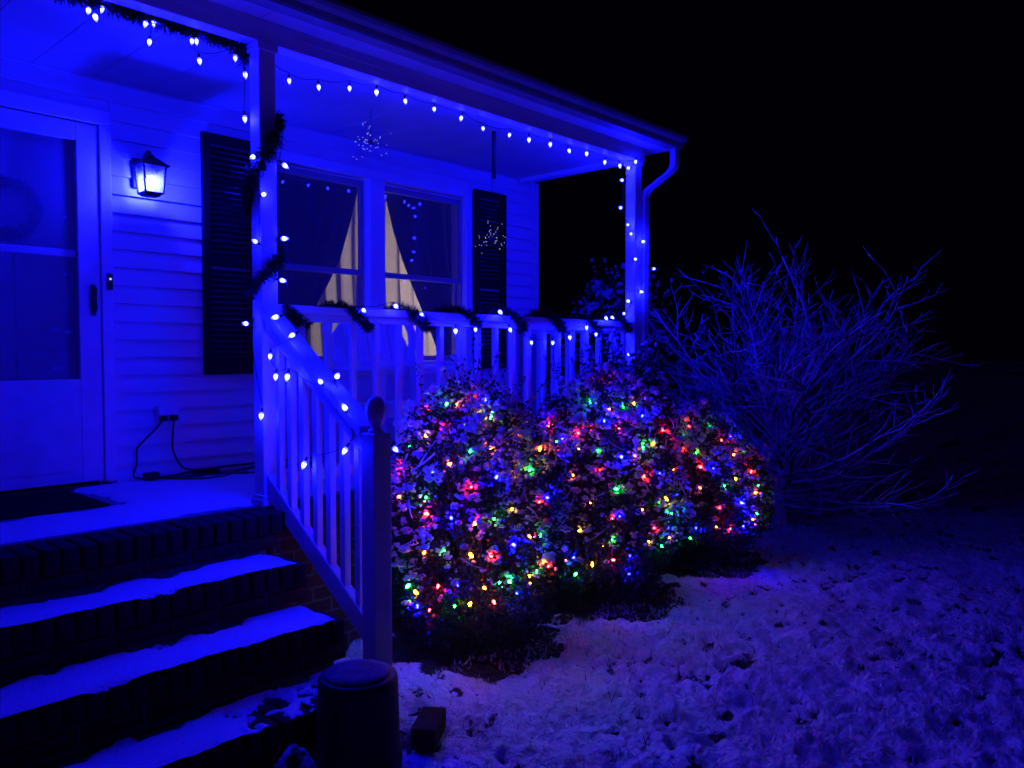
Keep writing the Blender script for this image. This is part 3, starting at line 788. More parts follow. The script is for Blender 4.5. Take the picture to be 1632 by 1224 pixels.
for s in (-1, 1):      # curved wings that run down into the legs
    pr = [(.33, 1.10), (.335, 1.35), (.350, 1.48), (.388, 1.57), (.392, 1.64), (.372, 1.70), (.335, 1.72)]
    m = MB(); V = []
    for dx, z in pr:
        V += [(cx + s * (dx - .06), cy - .012 + (z - 1.4) * .25, z), (cx + s * dx, cy - .012 + (z - 1.4) * .25, z), (cx + s * dx, cy + .022 + (z - 1.4) * .25, z), (cx + s * (dx - .06), cy + .022 + (z - 1.4) * .25, z)]
    n = len(pr); F = [(i * 4 + k, i * 4 + (k + 1) % 4, i * 4 + 4 + (k + 1) % 4, i * 4 + 4 + k) for i in range(n - 1) for k in range(4)] + [(0, 1, 2, 3), (n * 4 - 4, n * 4 - 3, n * 4 - 2, n * 4 - 1)]
    m.add(V, F).obj('back_wing', M['chair'], ch, bevel=.004)
    MB().box(cx + s * .345 - .022, cx + s * .345 + .022, cy - .02, cy + .024, FLOOR + .014, 1.0995).obj('leg', M['chair'], ch, bevel=.004)
    MB().box(cx + s * .345 - .022, cx + s * .345 + .022, cy - .50, cy - .455, FLOOR + .014, 1.3795).obj('leg', M['chair'], ch, bevel=.004)
    MB().box(cx + s * .36 - .045, cx + s * .36 + .045, cy - .54, cy - .022, 1.380, 1.402).obj('armrest', M['chair'], ch, bevel=.006)
for k in range(6):
    y = cy - .50 + k * .082
    MB().box(cx - .318, cx + .318, y, y + .072, 1.165 - k * .006, 1.187 - k * .006).obj('seat_slat', M['chair'], ch, bevel=.004)
MB().box(cx - .318, cx + .318, cy - .528, cy - .505, 1.10, 1.19).obj('apron', M['chair'], ch, bevel=.004)

# ------------------------------------------------------------------ hanging starburst ornaments
def starburst(label, c, top, rr, n, seed):
    root = empty('starburst_ornament', c, label, 'ornament')
    rg = random.Random(seed)
    rays = MB(); ends = []
    for k in range(n):
        d = Vector((rg.gauss(0, 1), rg.gauss(0, 1), rg.gauss(0, 1))).normalized(); l = rr * rg.uniform(.55, 1.0)
        e = Vector(c) + d * l; rays.tube([Vector(c), e], .0006, 3, cap=False); ends.append(e); ends.append(Vector(c) + d * l * .45)
    rays.obj('wires', M['cord'], root)
    MB().tube([Vector(c) + Vector((0, 0, .02)), Vector(top)], .0022, 5).obj('hanger', M['cord'], root)
    hub = MB().lathe([(.002, -.014), (.012, -.008), (.014, 0), (.012, .008), (.002, .014)], c, 10); hub.obj('hub', M['brass'], root, True)
    me = MB().lathe([(.0006, -.0022), (.0022, -.0008), (.0022, .0008), (.0006, .0022)], (0, 0, 0), 6).mesh('bead', M['bead'])
    for e in ends: link('bead', me, root, e - Vector(c))
    return root
starburst('faint starburst of tiny lights hanging above the window', (3.08, 4.02, 2.80), (3.08, 4.02, 3.0), .15, 22, 3)
sb = starburst('starburst of tiny lights hanging in front of the far shutter', (3.914, 3.80, 2.27), (3.93, 3.80, 2.72), .13, 22, 5)
MB().box(3.937, 3.957, 3.79, 3.81, 2.68, 2.999).obj('hanger_bar', M['iron'], sb)

# ------------------------------------------------------------------ blue bulb strings
prof = [(.0062, 0), (.0100, -.005), (.0128, -.013), (.0130, -.019), (.0112, -.028), (.0078, -.037), (.0042, -.044), (.0010, -.048)]
BULBM = MB().lathe(prof, (0, 0, 0), 10, mfn=lambda i: (2, 2, 0, 0, 0, 1, 1)[i]).mesh('bulb', [M['bulb_hot'], M['bulb_tip'], M['bulb_neck']], True)
RAILM = MB().lathe(prof, (0, 0, 0), 10, mfn=lambda i: (2, 2, 0, 0, 0, 1, 1)[i]).mesh('bulb', [M['rail_hot'], M['rail_tip'], M['bulb_neck']], True)
SOCK = MB().lathe([(.0080, -.003), (.0085, .006), (.0080, .018), (.005, .024)], (0, 0, 0), 8).mesh('socket', M['wire'], True)
def string_light(label, pts, dirs, seed, extra_before=(), extra_after=(), sag=.012, me=None):
    rg = random.Random(seed)
    root = empty('string_light', pts[0], label, 'string light')
    wire = list(extra_before)
    for p, d in zip(pts, dirs):
        d = (Vector(d) + Vector((rg.uniform(-.28, .28), rg.uniform(-.28, .28), rg.uniform(-.15, .15)))).normalized()
        org = Vector(p) - d * .016
        b = link('bulb', me or BULBM, root, org - Vector(pts[0])); b.rotation_mode = 'QUATERNION'
        b.rotation_quaternion = d.to_track_quat('-Z', 'Y'); b.scale = (rg.uniform(.68, .84),) * 3
        link('socket', SOCK, b)
        wire.append(tuple(org - d * .024))
    wire += list(extra_after)
    fine = catmull(wire, 6)
    fine = [p - Vector((0, 0, sag * abs(math.sin(i * math.pi / 6)))) if hasattr(p, 'x') else p for i, p in enumerate(fine)]
    MB().tube(fine, .0019, 5).obj('wire', M['wire'], root, True)
    return root
DN = (0, 0, -1)
beamL = [(.70, 3.6, 2.90), (.98, 3.6, 2.92), (1.296, 3.6, 2.926), (1.323, 3.6, 2.908), (1.349, 3.6, 2.947), (1.532, 3.6, 2.942), (1.547, 3.6, 2.867), (1.568, 3.6, 2.955), (1.741, 3.6, 2.925), (1.762, 3.6, 2.931), (1.776, 3.6, 2.846), (1.954, 3.6, 2.908), (2.005, 3.6, 2.841), (1.955, 3.52, 2.605)]
string_light('blue bulb string in clusters along the beam over the steps', beamL, [DN] * len(beamL), 1)
beamR = [(2.237, 3.585, 2.865), (2.411, 3.585, 2.876), (2.605, 3.585, 2.916), (2.786, 3.585, 2.94), (2.992, 3.585, 2.937), (3.213, 3.585, 2.94), (3.434, 3.585, 2.936), (3.625, 3.585, 2.91), (3.87, 3.585, 2.919), (4.063, 3.585, 2.928), (4.286, 3.585, 2.94), (4.495, 3.585, 2.933), (4.70, 3.585, 2.95), (4.925, 3.585, 2.928), (5.12, 3.585, 2.935)]
string_light('long row of blue bulbs hanging under the beam between the posts', beamR, [DN] * len(beamR), 2, [(2.10, 3.57, 2.96)])
postL = [(2.118, 3.44, 2.40), (1.965, 3.468, 2.419), (1.997, 3.428, 2.243), (1.965, 3.46, 2.023), (2.10, 3.425, 2.046), (2.085, 3.42, 1.844), (1.945, 3.52, 1.636), (1.960, 3.413, 1.201)]
string_light('blue bulbs wrapped around the near porch post', postL, [(.6, -.3, -.4), (-.7, 0, -.3), (.2, -1, 0), (-.8, -.1, .2), (.4, -.8, 0), (.5, -.6, -.3), (-1, 0, 0), (-.3, -.3, -.8)], 3, [(2.10, 3.43, 2.60)])
railp = [(2.565, 3.42, 1.718), (2.78, 3.42, 1.75), (2.964, 3.42, 1.712), (3.226, 3.42, 1.625), (3.391, 3.42, 1.636), (3.606, 3.42, 1.749), (3.698, 3.42, 1.642), (3.902, 3.42, 1.561), (4.119, 3.42, 1.563), (4.301, 3.42, 1.603), (4.491, 3.42, 1.672), (4.602, 3.42, 1.625), (4.723, 3.42, 1.745), (4.80, 3.42, 1.752)]
string_light('blue bulbs strung along the garlanded porch rail', railp, [(.2, -.6, -.6) if k in (0, 1, 2, 5, 12, 13) else DN for k in range(14)], 4, [(2.2, 3.44, 1.74)], me=RAILM)
st = [(1.958, 3.272, 1.66), (1.965, 3.149, 1.575), (1.965, 3.337, 1.48), (1.965, 3.29, 1.387), (1.96, 3.184, 1.389), (1.968, 2.936, 1.373), (2.03, 2.90, 1.395), (1.975, 2.769, 1.267), (1.972, 2.767, 1.088), (1.972, 3.074, 1.0)]
string_light('blue bulbs wound along the sloping stair rail', st, [(-.8, 0, -.3), (-.8, -.2, -.2), (-.3, 0, -1), (-.2, 0, -1), (-.1, 0, -1), (-.7, 0, .4), (-.2, -.4, .6), (-.5, 0, .7), (-.3, 0, -.9), (-.2, -.2, -.9)], 5, me=RAILM)
string_light('single stray blue bulb hanging behind the newel post', [(2.155, 2.66, 1.085)], [(.3, -.2, -.8)], 15, [(2.076, 2.66, 1.16), (2.11, 2.665, 1.15)], [(2.12, 2.68, 1.12), (2.076, 2.68, 1.10)], 0, me=RAILM)
postR = [(5.105, 3.43, 2.936), (5.11, 3.50, 2.90), (5.09, 3.545, 2.812), (5.08, 3.549, 2.602), (5.11, 3.502, 2.473), (5.11, 3.473, 2.398), (5.213, 3.43, 2.347), (5.112, 3.43, 2.205), (5.36, 3.43, 2.151), (5.192, 3.43, 1.962), (5.10, 3.487, 1.889), (5.10, 3.527, 1.794), (5.09, 3.543, 1.674), (5.10, 3.484, 1.481)]
string_light('blue bulbs wrapped around the far porch post', postR, [DN, (-.9, 0, -.2), (-.9, -.2, 0), (-1, 0, 0), (-.7, -.4, 0), (-.7, -.3, -.3), (.3, -.9, 0), (-.2, -1, 0), (.9, -.4, 0), (.3, -.9, -.2), (-.9, 0, 0), (-.8, -.2, -.3), (-.8, 0, -.3), (-.8, -.3, 0)], 6, me=RAILM)

# ------------------------------------------------------------------ shrubs
import bmesh
_bm = bmesh.new(); bmesh.ops.create_icosphere(_bm, subdivisions=1, radius=1.0); _bm.verts.ensure_lookup_table()
ICO_V = np.array([tuple(v.co) for v in _bm.verts]); ICO_F = np.array([[v.index for v in f.verts] for f in _bm.faces]); _bm.free()
def blobs(P, S, rg):
    """irregular flattened clumps"""
    n = len(P); m = len(ICO_V)
    jit = 1 + rg.normal(0, .07, (n, m, 1))
    V = ICO_V[None] * jit * S[:, None, :]
    a = rg.uniform(0, 6.28, n); ca, sa = np.cos(a)[:, None], np.sin(a)[:, None]
    X = V[..., 0] * ca - V[..., 1] * sa; Y = V[..., 0] * sa + V[..., 1] * ca
    V = np.stack([X, Y, V[..., 2]], -1) + P[:, None]
    F = (ICO_F[None] + (np.arange(n) * m)[:, None, None]).reshape(-1, 3)
    return V.reshape(-1, 3), F
def leaves(P, D, L, W, rg):
    n = len(P); s = np.cross(D, rg.normal(size=(n, 3))); s /= np.linalg.norm(s, axis=1, keepdims=True) + 1e-9
    D = D / (np.linalg.norm(D, axis=1, keepdims=True) + 1e-9)
    L = L[:, None]; W = W[:, None]
    V = np.stack([P, P + D * L * .5 + s * W, P + D * L, P + D * L * .5 - s * W], 1).reshape(-1, 3)
    return V, np.arange(4 * n).reshape(n, 4)
def surf(c, r, top, dirs, rg, lump=.16, seed=0):
    cz, rz = top * .45, top * .55
    ph = np.arctan2(dirs[:, 1], dirs[:, 0])
    k = 1 + lump * (fbm(ph * 2.2 + 9, dirs[:, 2] * 3 + 5, seed, 3) - .44) * 2
    return np.stack([c[0] + dirs[:, 0] * r * k, c[1] + dirs[:, 1] * r * k, cz + dirs[:, 2] * rz * k], -1)
def shrub(name, label, c, r, top, n, seed, leaf_m, leaf_l=.030, snow_top=.85, snow_side=.5, snow_floor=.30, keep_out=None, sprigs=14, snow_size=1.0, cat='shrub', group=None):
    rg = np.random.default_rng(seed)
    root = empty(name, (c[0], c[1], 0), label, cat, group)
    d = rg.normal(size=(n, 3)); d /= np.linalg.norm(d, axis=1, keepdims=True); d = d[d[:, 2] > -.86]; n = len(d)
    P = surf(c, r, top, d, rg, .17, seed)
    ctr = np.array([c[0], c[1], top * .45])
    depth = rg.beta(1.1, 4, n) * .42
    P = ctr + (P - ctr) * (1 - depth)[:, None] + rg.normal(0, .012, (n, 3))
    P[:, 2] = np.maximum(P[:, 2], .03)
    N = d * np.array([1, 1, r / (top * .55)]); N /= np.linalg.norm(N, axis=1, keepdims=True)
    if keep_out is not None and len(keep_out):
        kk = keep_out - ctr; kk /= np.linalg.norm(kk, axis=1, keepdims=True)
        hole = np.concatenate([keep_out, keep_out + kk * .022, keep_out + kk * .044])
        dd = np.min(np.linalg.norm(P[:, None] - hole[None], axis=2), axis=1); ok = dd > .021
        P, N, d, depth = P[ok], N[ok], d[ok], depth[ok]; n = len(P)
    # which leaf clusters carry snow
    up = d[:, 2]
    az = np.arctan2(d[:, 1], d[:, 0]) * r / .46
    patch = np.clip((fbm(az * 8 + 20, P[:, 2] * 17, seed + 40, 2) - .33) * 11, 0, 1) * np.clip((fbm(az * 2.5, P[:, 2] * 5, seed + 60, 2) - .12) * 5, .25, 1)
    pr = np.where(up > .35, snow_top, snow_side) * np.clip((P[:, 2] - snow_floor) / .30, 0, 1) * np.clip(1 - depth * 3.4, 0, 1) * patch
    sel = rg.uniform(0, 1, n) < pr
    # leaves
    kpc = 8
    bare = np.repeat(~sel, kpc) | (np.arange(n * kpc) % kpc < 2)
    LP = np.repeat(P, kpc, 0) + rg.normal(0, .015, (n * kpc, 3)); LD = np.repeat(N, kpc, 0) + rg.normal(0, .75, (n * kpc, 3)); LD[:, 2] += .25
    LP, LD = LP[bare], LD[bare]
    if keep_out is not None and len(keep_out):
        dd = np.concatenate([np.min(np.linalg.norm(q[:, None] - hole[None], axis=2), axis=1) for q in np.array_split(LP, 12)]); LP, LD = LP[dd > .016], LD[dd > .016]
    LP[:, 2] = np.maximum(LP[:, 2], .012)
    m = len(LP)
    V, F = leaves(LP, LD, leaf_l * rg.uniform(.6, 1.15, m), leaf_l * .27 * rg.uniform(.7, 1.2, m), rg)
    tag(place('foliage', V, F, leaf_m, root), kind='stuff')
    # inner stems
    st = MB(); rr = random.Random(seed)
    for k in range(16):
        a = rr.uniform(0, 6.283); q = rr.uniform(.35, .85); zt = top * rr.uniform(.55, .95)
        e = Vector((c[0] + math.cos(a) * r * q, c[1] + math.sin(a) * r * q, zt)); b = Vector((c[0] + rr.uniform(-.06, .06), c[1] + rr.uniform(-.06, .06), -.03))
        mid = b.lerp(e, .5) + Vector((rr.uniform(-.05, .05), rr.uniform(-.05, .05), .05))
        st.tube(catmull([b, mid, e], 4), [.014 - .0011 * i for i in range(9)], 5)
    st.obj('stems', M['twig'], root, True)
    # sprigs that stand out of the top
    sp = MB(); SLP = []; SLD = []; SN = []
    for k in range(sprigs):
        a = rr.uniform(0, 6.283); q = rr.uniform(0, .75); b = Vector((c[0] + math.cos(a) * r * q, c[1] + math.sin(a) * r * q, top * (.45 + .55 * math.sqrt(max(0, 1 - q * q))) - .06))
        l = rr.uniform(.12, .30); e = b + Vector((rr.gauss(0, .06) + math.cos(a) * .05, rr.gauss(0, .06) + math.sin(a) * .05, l))
        pts = catmull([b, b.lerp(e, .5) + Vector((rr.gauss(0, .012), rr.gauss(0, .012), 0)), e], 4); sp.tube(pts, .0022, 4)
        for p in pts[2:]:
            for j in range(3):
                SLP.append(tuple(p)); SLD.append((rr.gauss(0, 1), rr.gauss(0, 1), .9))
            if rr.random() < .6: SN.append(tuple(p + Vector((0, 0, .006))))
    if sprigs:
        tag(sp.obj('sprigs', M['twig'], root, True), kind='stuff')
        SLP = np.array(SLP); SLD = np.array(SLD); V, F = leaves(SLP, SLD, np.full(len(SLP), leaf_l * .8), np.full(len(SLP), leaf_l * .22), rg)
        tag(place('sprig_leaves', V, F, leaf_m, root), kind='stuff')
    # snow caught on the outer leaves
    B = P[sel] + N[sel] * .020 + np.array([0, 0, .012]); cnt = rg.integers(2, 8, len(B))
    BP = np.repeat(B, cnt, 0) + rg.normal(0, .012, (cnt.sum(), 3)) * np.array([1, 1, .6])
    if SN: BP = np.concatenate([BP, np.array(SN)])
    if keep_out is not None and len(keep_out):
        dd = np.concatenate([np.min(np.linalg.norm(q[:, None] - hole[None], axis=2), axis=1) for q in np.array_split(BP, 6)]); BP = BP[dd > .026]
        nearb = keep_out[keep_out[:, 2] > .42]; reps = rg.integers(6, 14, len(nearb))
        HP = np.repeat(nearb, reps, 0); off = rg.normal(size=HP.shape); off /= np.linalg.norm(off, axis=1, keepdims=True)
        inn = HP - ctr; inn /= np.linalg.norm(inn, axis=1, keepdims=True); off = off - inn * .15
        off = off + inn * .2; HP = HP + off * rg.uniform(.024, .050, (len(HP), 1)); HP[:, 2] -= .004
        BP = np.concatenate([BP, HP])
    s = rg.lognormal(math.log(.0090 * snow_size), .36, len(BP)); S = np.stack([s * rg.uniform(.9, 1.5, len(BP)), s, s * rg.uniform(.7, 1.0, len(BP))], -1)
    V, F = blobs(BP, S, rg)
    tag(place('snow_clumps', V, F, M['snow'], root, True), kind='stuff')
    # outer twigs with a line of snow along them
    tw = MB(); k = 0; order = rg.permutation(n)
    for j in order:
        if k >= n // 55: break
        if P[j, 2] < snow_floor + .28 or depth[j] > .10: continue
        k += 1
        p = Vector(P[j]) + Vector(N[j]) * .022; nn = Vector(N[j])
        t = Vector((rr.gauss(0, 1), rr.gauss(0, 1), rr.gauss(.1, .8))); t = (t - nn * t.dot(nn)).normalized(); l = rr.uniform(.06, .17)
        q = p + t * l + nn * rr.uniform(-.01, .05); mid = p.lerp(q, .5) + nn * rr.uniform(.0, .02) + Vector((0, 0, rr.uniform(-.012, .012)))
        pts = catmull([p, mid, q], 4); tw.tube(pts, [rr.uniform(.0042, .0075) * (1 - .06 * i) for i in range(len(pts))], 5)
    tag(tw.obj('snowy_twigs', M['snowy_bark'], root, True), kind='stuff')
    return root

NET = [[(2.711, 3.091, 1.233, 'r'), (2.716, 2.955, 1.267, 'g'), (2.727, 2.892, 1.275, 'o'), (2.831, 2.874, 1.313, 'r'), (2.846, 2.795, 1.293, 'b'), (2.741, 2.727, 1.217, 'o'), (2.782, 2.694, 1.21, 'g'), (2.607, 2.859, 1.166, 'r'), (2.661, 2.766, 1.183, 'b'), (2.57, 2.95, 1.119, 'y'), (2.622, 3.161, 1.047, 'g'), (2.616, 2.682, 1.054, 'g'), (2.632, 3.152, 1.156, 'b'), (2.698, 2.625, 1.075, 'o'), (2.494, 2.837, 0.953, 'b'), (2.535, 2.759, 0.995, 'o'), (2.682, 2.561, 0.928, 'b'), (2.575, 2.632, 0.889, 'r'), (2.475, 3.072, 0.799, 'o'), (2.458, 2.841, 0.829, 'g'), (2.448, 2.817, 0.745, 'r'), (2.494, 2.691, 0.732, 'b'), (2.562, 2.598, 0.711, 'o'), (2.58, 2.584, 0.736, 'r'), (2.643, 2.535, 0.731, 'g'), (2.528, 3.102, 0.939, 'r'), (2.934, 2.616, 1.14, 'o'), (3.05, 2.589, 1.033, 'o'), (2.791, 2.525, 0.946, 'o'), (2.991, 2.531, 0.952, 'y'), (2.86, 2.53, 0.987, 'g'), (2.888, 2.515, 0.949, 'g'), (2.921, 2.474, 0.785, 'r'), (2.734, 2.496, 0.77, 'y'), (2.951, 2.464, 0.662, 'g'), (2.917, 2.459, 0.611, 'g'), (2.827, 2.461, 0.626, 'o'), (2.729, 2.484, 0.595, 'b'), (2.996, 2.489, 0.798, 'b'), (2.436, 2.832, 0.551, 'o'), (2.472, 2.718, 0.57, 'g'), (2.544, 2.61, 0.558, 'y'), (2.623, 2.54, 0.555, 'r'), (2.463, 2.985, 0.344, 'g'), (2.465, 2.945, 0.318, 'y'), (2.474, 2.769, 0.383, 'r'), (2.521, 2.67, 0.392, 'b'), (2.61, 2.577, 0.38, 'o'), (2.679, 2.526, 0.402, 'g'), (2.664, 2.561, 0.302, 'r'), (2.492, 2.954, 0.236, 'b'), (2.494, 2.856, 0.236, 'r'), (2.532, 2.707, 0.278, 'g'), (2.575, 2.638, 0.298, 'y'), (2.93, 2.469, 0.453, 'r'), (2.966, 2.472, 0.474, 'o'), (3.028, 2.495, 0.423, 'r'), (2.974, 2.471, 0.5, 'b'), (2.909, 2.471, 0.427, 'g'), (2.847, 2.474, 0.415, 'y'), (2.867, 2.483, 0.363, 'o'), (2.781, 2.503, 0.329, 'b'), (2.712, 2.508, 0.41, 'g')],
       [(3.608, 3.053, 1.09, 'r'), (3.539, 2.932, 1.004, 'g'), (3.548, 2.889, 1.028, 'b'), (3.514, 2.852, 0.929, 'b'), (3.519, 2.939, 0.95, 'r'), (3.549, 2.766, 0.972, 'y'), (3.581, 2.791, 1.061, 'r'), (3.618, 2.726, 1.08, 'r'), (3.603, 2.657, 0.969, 'g'), (3.763, 2.803, 1.279, 'y'), (3.71, 2.801, 1.237, 'g'), (3.931, 2.826, 1.349, 'r'), (3.754, 2.685, 1.204, 'o'), (3.688, 2.676, 1.132, 'b'), (3.503, 2.774, 0.82, 'o'), (3.58, 2.631, 0.854, 'r'), (3.529, 2.665, 0.66, 'o'), (3.51, 2.72, 0.486, 'y'), (3.608, 2.559, 0.568, 'r'), (3.566, 2.794, 0.2, 'g'), (3.523, 2.838, 0.284, 'o'), (3.527, 2.782, 0.308, 'b'), (3.576, 2.686, 0.283, 'y'), (3.647, 2.585, 0.302, 'r'), (3.62, 2.567, 0.434, 'g'), (3.587, 2.616, 0.393, 'o'), (3.834, 2.493, 0.98, 'g'), (3.913, 2.481, 0.992, 'y'), (3.763, 2.504, 0.936, 'o'), (4.166, 2.474, 0.818, 'o'), (3.792, 2.455, 0.795, 'r'), (3.922, 2.43, 0.819, 'b'), (3.625, 2.551, 0.745, 'g'), (3.688, 2.502, 0.753, 'y'), (3.904, 2.413, 0.64, 'g'), (3.966, 2.411, 0.66, 'y'), (3.77, 2.448, 0.615, 'o'), (3.641, 2.528, 0.578, 'b'), (4.063, 2.422, 0.546, 'g'), (4.027, 2.425, 0.463, 'b'), (3.868, 2.427, 0.485, 'r'), (4.191, 2.466, 0.642, 'b'), (3.687, 2.549, 0.928, 'b'), (4.134, 2.543, 1.053, 'r'), (4.069, 2.446, 0.389, 'o'), (3.973, 2.442, 0.355, 'g'), (3.837, 2.638, 1.213, 'g'), (3.732, 2.603, 1.094, 'r'), (3.941, 2.639, 1.241, 'o'), (3.902, 2.745, 1.314, 'b'), (3.926, 2.563, 1.15, 'b'), (3.731, 2.512, 0.327, 'b'), (3.835, 2.447, 0.408, 'y'), (3.764, 2.546, 0.199, 'b')],
       [(4.762, 2.699, 0.843, 'g'), (4.857, 2.611, 0.859, 'y'), (4.728, 2.789, 0.856, 'r'), (4.732, 2.643, 0.746, 'r'), (4.792, 2.575, 0.742, 'b'), (4.652, 2.665, 0.435, 'y'), (4.693, 2.62, 0.602, 'o'), (4.684, 2.649, 0.319, 'b'), (4.785, 2.883, 0.938, 'g'), (4.964, 2.718, 0.993, 'g'), (4.912, 2.845, 1.015, 'r'), (5.111, 2.605, 0.942, 'b'), (4.973, 2.608, 0.922, 'r'), (5.1, 2.519, 0.849, 'g'), (4.983, 2.52, 0.825, 'o'), (5.094, 2.436, 0.689, 'r'), (5.166, 2.415, 0.588, 'g'), (4.821, 2.502, 0.621, 'g'), (4.921, 2.459, 0.655, 'y'), (5.098, 2.404, 0.542, 'o'), (4.931, 2.431, 0.493, 'b'), (4.775, 2.517, 0.466, 'r'), (5.261, 2.433, 0.389, 'o'), (5.143, 2.41, 0.388, 'g'), (5.089, 2.415, 0.348, 'o'), (4.775, 2.542, 0.325, 'o'), (4.872, 2.484, 0.301, 'r'), (4.994, 2.437, 0.309, 'b'), (4.684, 2.7, 0.24, 'g')]]
for i, n in enumerate(NET):        # sit each bulb down among the outer leaves
    (c, r, top) = BUSH[i]; ctr = Vector((c[0], c[1], top * .45))
    NET[i] = [tuple(Vector(q[:3]) + (ctr - Vector(q[:3])).normalized() * .040) + (q[3],) for q in n]
ko = [np.array([q[:3] for q in n]) for n in NET]
SHL = ['round snow-clumped shrub with net lights just right of the newel post', 'middle snow-clumped shrub with net lights below the porch rail', 'lowest snow-clumped shrub with net lights at the far porch end']
for i, (c, r, top) in enumerate(BUSH):
    shrub('evergreen_shrub', SHL[i], c, r, top, (5200, 5400, 5000)[i], 100 + i, M['leaf'], .026, 1.0, .72, .24, ko[i], (22, 20, 10)[i], group='shrubs in net lights along the porch')
shrub('holly_shrub', 'unlit snowy shrub standing behind the far porch post', (6.45, 4.50), .66, 2.20, 4800, 210, M['leaf_b'], .034, 1.0, .8, .5, None, 30, 1.5)
shrub('holly_shrub', 'small unlit snowy shrub low between far post and bare bush', (6.22, 3.62), .26, 1.00, 1000, 211, M['leaf_b'], .045, .7, .4, .4, None, 12, 1.3)
shrub('holly_shrub', 'thin snowy shrub squeezed between the lit shrubs and the porch rail', (4.60, 3.16), .34, 1.46, 1300, 212, M['leaf'], .035, .7, .4, .9, None, 22, 1.1)

# net lights on the three shrubs
def mini(colk):
    pr = [(.0022, .002), (.0046, -.001), (.0056, -.005), (.0050, -.010), (.0028, -.0145), (.0006, -.017)]
    return MB().lathe(pr, (0, 0, 0), 8).mesh('mini_bulb', M['net_' + colk], True)
MINI = {k: mini(k) for k in NETCOL}
MSOCK = MB().lathe([(.0030, .001), (.0034, .006), (.003, .014)], (0, 0, 0), 6).mesh('mini_socket', M['wire'])
NL = ['multicoloured net of mini lights over the shrub by the newel post', 'multicoloured net of mini lights over the middle shrub', 'multicoloured net of mini lights over the lowest shrub at the porch end']
for i, net in enumerate(NET):
    rg = random.Random(40 + i); c, r, top = BUSH[i]; ctr = Vector((c[0], c[1], top * .45))
    root = empty('net_light', (c[0], c[1], top), NL[i], 'net light', 'net lights on the shrubs')
    base = WL[root.name]; P = [Vector(q[:3]) for q in net]
    for q, p in zip(net, P):
        out = (p - ctr).normalized(); d = (out * .8 + Vector((rg.gauss(0, .5), rg.gauss(0, .5), rg.gauss(-.1, .5)))).normalized()
        b = link('bulb', MINI[q[3]], root, p - base); b.rotation_mode = 'QUATERNION'; b.rotation_quaternion = d.to_track_quat('-Z', 'Y'); b.scale = (rg.choice((.75, .9, 1.0, 1.2, 1.5)),) * 3
        link('socket', MSOCK, b)
    wm = MB(); done = set()
    for a in range(len(P)):
        near = sorted(range(len(P)), key=lambda j: (P[j] - P[a]).length)[1:4]
        for j in near:
            if (min(a, j), max(a, j)) in done or (P[j] - P[a]).length > .30: continue
            done.add((min(a, j), max(a, j)))
            o1 = (P[a] - ctr).normalized() * .014; o2 = (P[j] - ctr).normalized() * .014
            mid = (P[a] + P[j]) / 2 + ((P[a] + P[j]) / 2 - ctr).normalized() * .006
            wm.tube(catmull([P[a] - o1, mid, P[j] - o2], 3), .0013, 3, cap=False)
    wm.obj('wire', M['wire'], root)

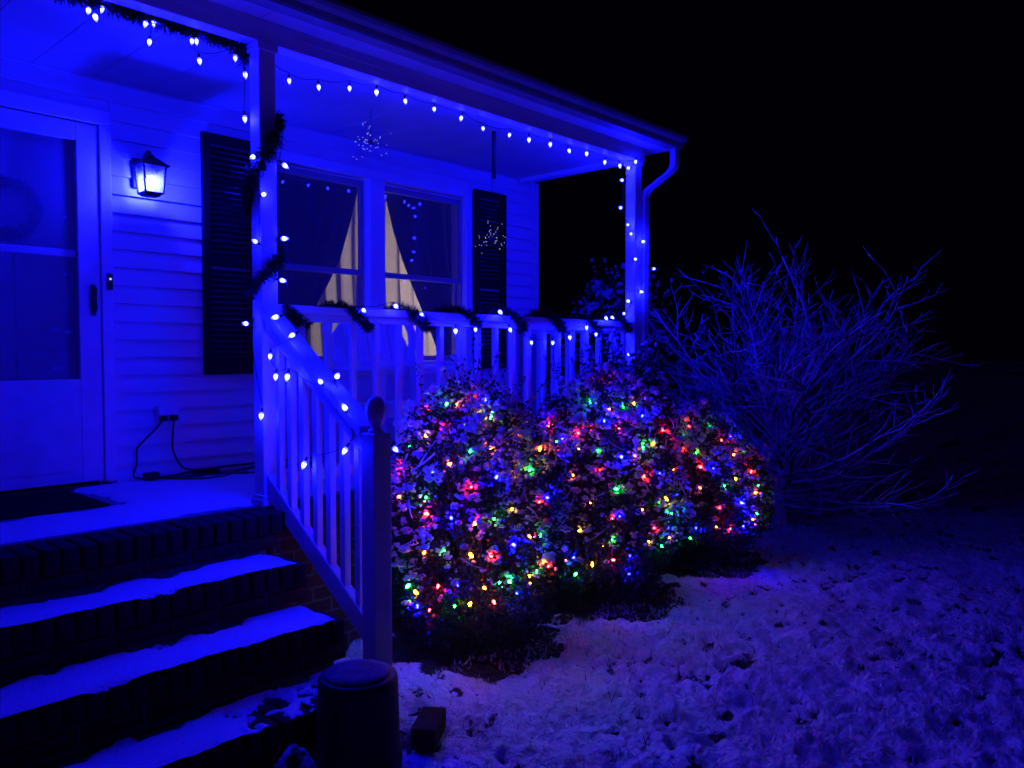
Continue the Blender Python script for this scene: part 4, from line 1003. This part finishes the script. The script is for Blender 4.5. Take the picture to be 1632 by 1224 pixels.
# ------------------------------------------------------------------ bare bush
def bare_bush(c):
    rr = random.Random(19)
    root = empty('bare_bush', c, 'leafless spreading bush with snow along its arching branches', 'bush')
    C = Vector(c); tk = MB(); br = MB()
    hub = C + Vector((.02, 0, .62))
    tk.tube(catmull([C + Vector((0, 0, -.05)), C + Vector((-.02, .01, .3)), hub], 4), [.062, .055, .05, .046, .044, .043, .042, .041, .036], 8)
    def grow(p, d, l, rad, lvl, lift):
        n = max(4, int(l / .085)); pts = [p]; q = Vector(p); dd = Vector(d).normalized(); dirs = [dd]
        for k in range(n):
            dd = (dd + Vector((rr.gauss(0, .15), rr.gauss(0, .15), rr.gauss(0, .12) + lift))).normalized()
            q = q + dd * (l / n)
            if q.z < .05: q.z = .05
            pts.append(Vector(q)); dirs.append(dd)
        br.tube(pts, [rad * (1 - .72 * k / n) for k in range(n + 1)], 6 if lvl == 0 else 5 if lvl == 1 else 4)
        if lvl >= 3: return
        step = (.125, .11, .12)[lvl]; s = l * (.22 if lvl == 0 else .2); side = 1
        while s < l * .97:
            k = min(n - 1, int(s / l * n)); a = dirs[k]; sd = a.cross(Vector((rr.gauss(0, .5), rr.gauss(0, .5), 1))).normalized() * side
            nd = (a * .8 + sd * rr.uniform(.5, .95) + Vector((0, 0, rr.uniform(-.05, .35)))).normalized()
            if rr.random() < (.88, .6, .12)[lvl]:
                grow(pts[k], nd, (l - s * .7) * rr.uniform(.35, .62) + .05, max(.0064, rad * (1 - .72 * s / l) * .58), lvl + 1, lift * .8 + .01)
            side = -side; s += step * rr.uniform(.7, 1.4)
    nb = 50
    for i in range(nb):
        az = i * 2.39996 + rr.uniform(-.25, .25); f = (i + .5) / nb
        e = -14 + 98 * f; el = R(e); b = C + Vector((0, 0, .12 + .55 * min(1, f * 1.3))) + Vector((math.cos(az), math.sin(az), 0)) * .03
        l = np.interp(e, [-12, 5, 30, 60, 80], [1.25, 1.48, 1.60, 1.72, 1.74]) * rr.uniform(.86, 1.06) * (1 + .16 * max(0, math.cos(az) * .677 - math.sin(az) * .736))
        lift = np.interp(e, [-12, 15, 45, 80], [.042, .036, .016, -.006])
        grow(b, Vector((math.cos(az) * math.cos(el), math.sin(az) * math.cos(el), math.sin(el))), l, .021, 0, lift)
    tk.obj('trunk', M['snowy_bark'], root, True)
    tag(br.obj('branches', M['snowy_bark'], root, True), kind='stuff')
bare_bush((6.75, 2.98, 0))

# ------------------------------------------------------------------ things at the foot of the steps
pot = empty('planter_pot', (1.70, 2.318, 0), 'dark round pot standing upside down at the foot of the steps', 'pot')
pc = (1.70, 2.318, 0)
MB().lathe([(.156, -.02), (.158, .05), (.153, .055), (.150, .06), (.143, .30), (.142, .325), (.139, .338)], pc, 36).obj('pot_body', M['pot'], pot, True)
MB().lathe([(.1388, .3382), (.134, .343), (.04, .3445), (.001, .345)], pc, 36).obj('pot_bottom', M['pot'], pot, True)
MB().lathe([(.118, .3425), (.116, .352), (.09, .357), (.03, .359), (.001, .359)], (1.70, 2.322, -.0), 28).obj('thin_snow_cap', mat('dirty_snow', (.16, .16, .17), .8, .45, 26, .004, 90), pot, True)
b = MB().box(-.10, .10, -.048, .048, 0, .085).obj('loose_brick', M['brick'], None, bevel=.006)
b.location = (2.02, 2.30, -.005); b.rotation_euler = (0, 0, R(35)); tag(b, 'loose dark brick half sunk in snow beside the pot', 'brick')
bpy.context.view_layer.update()
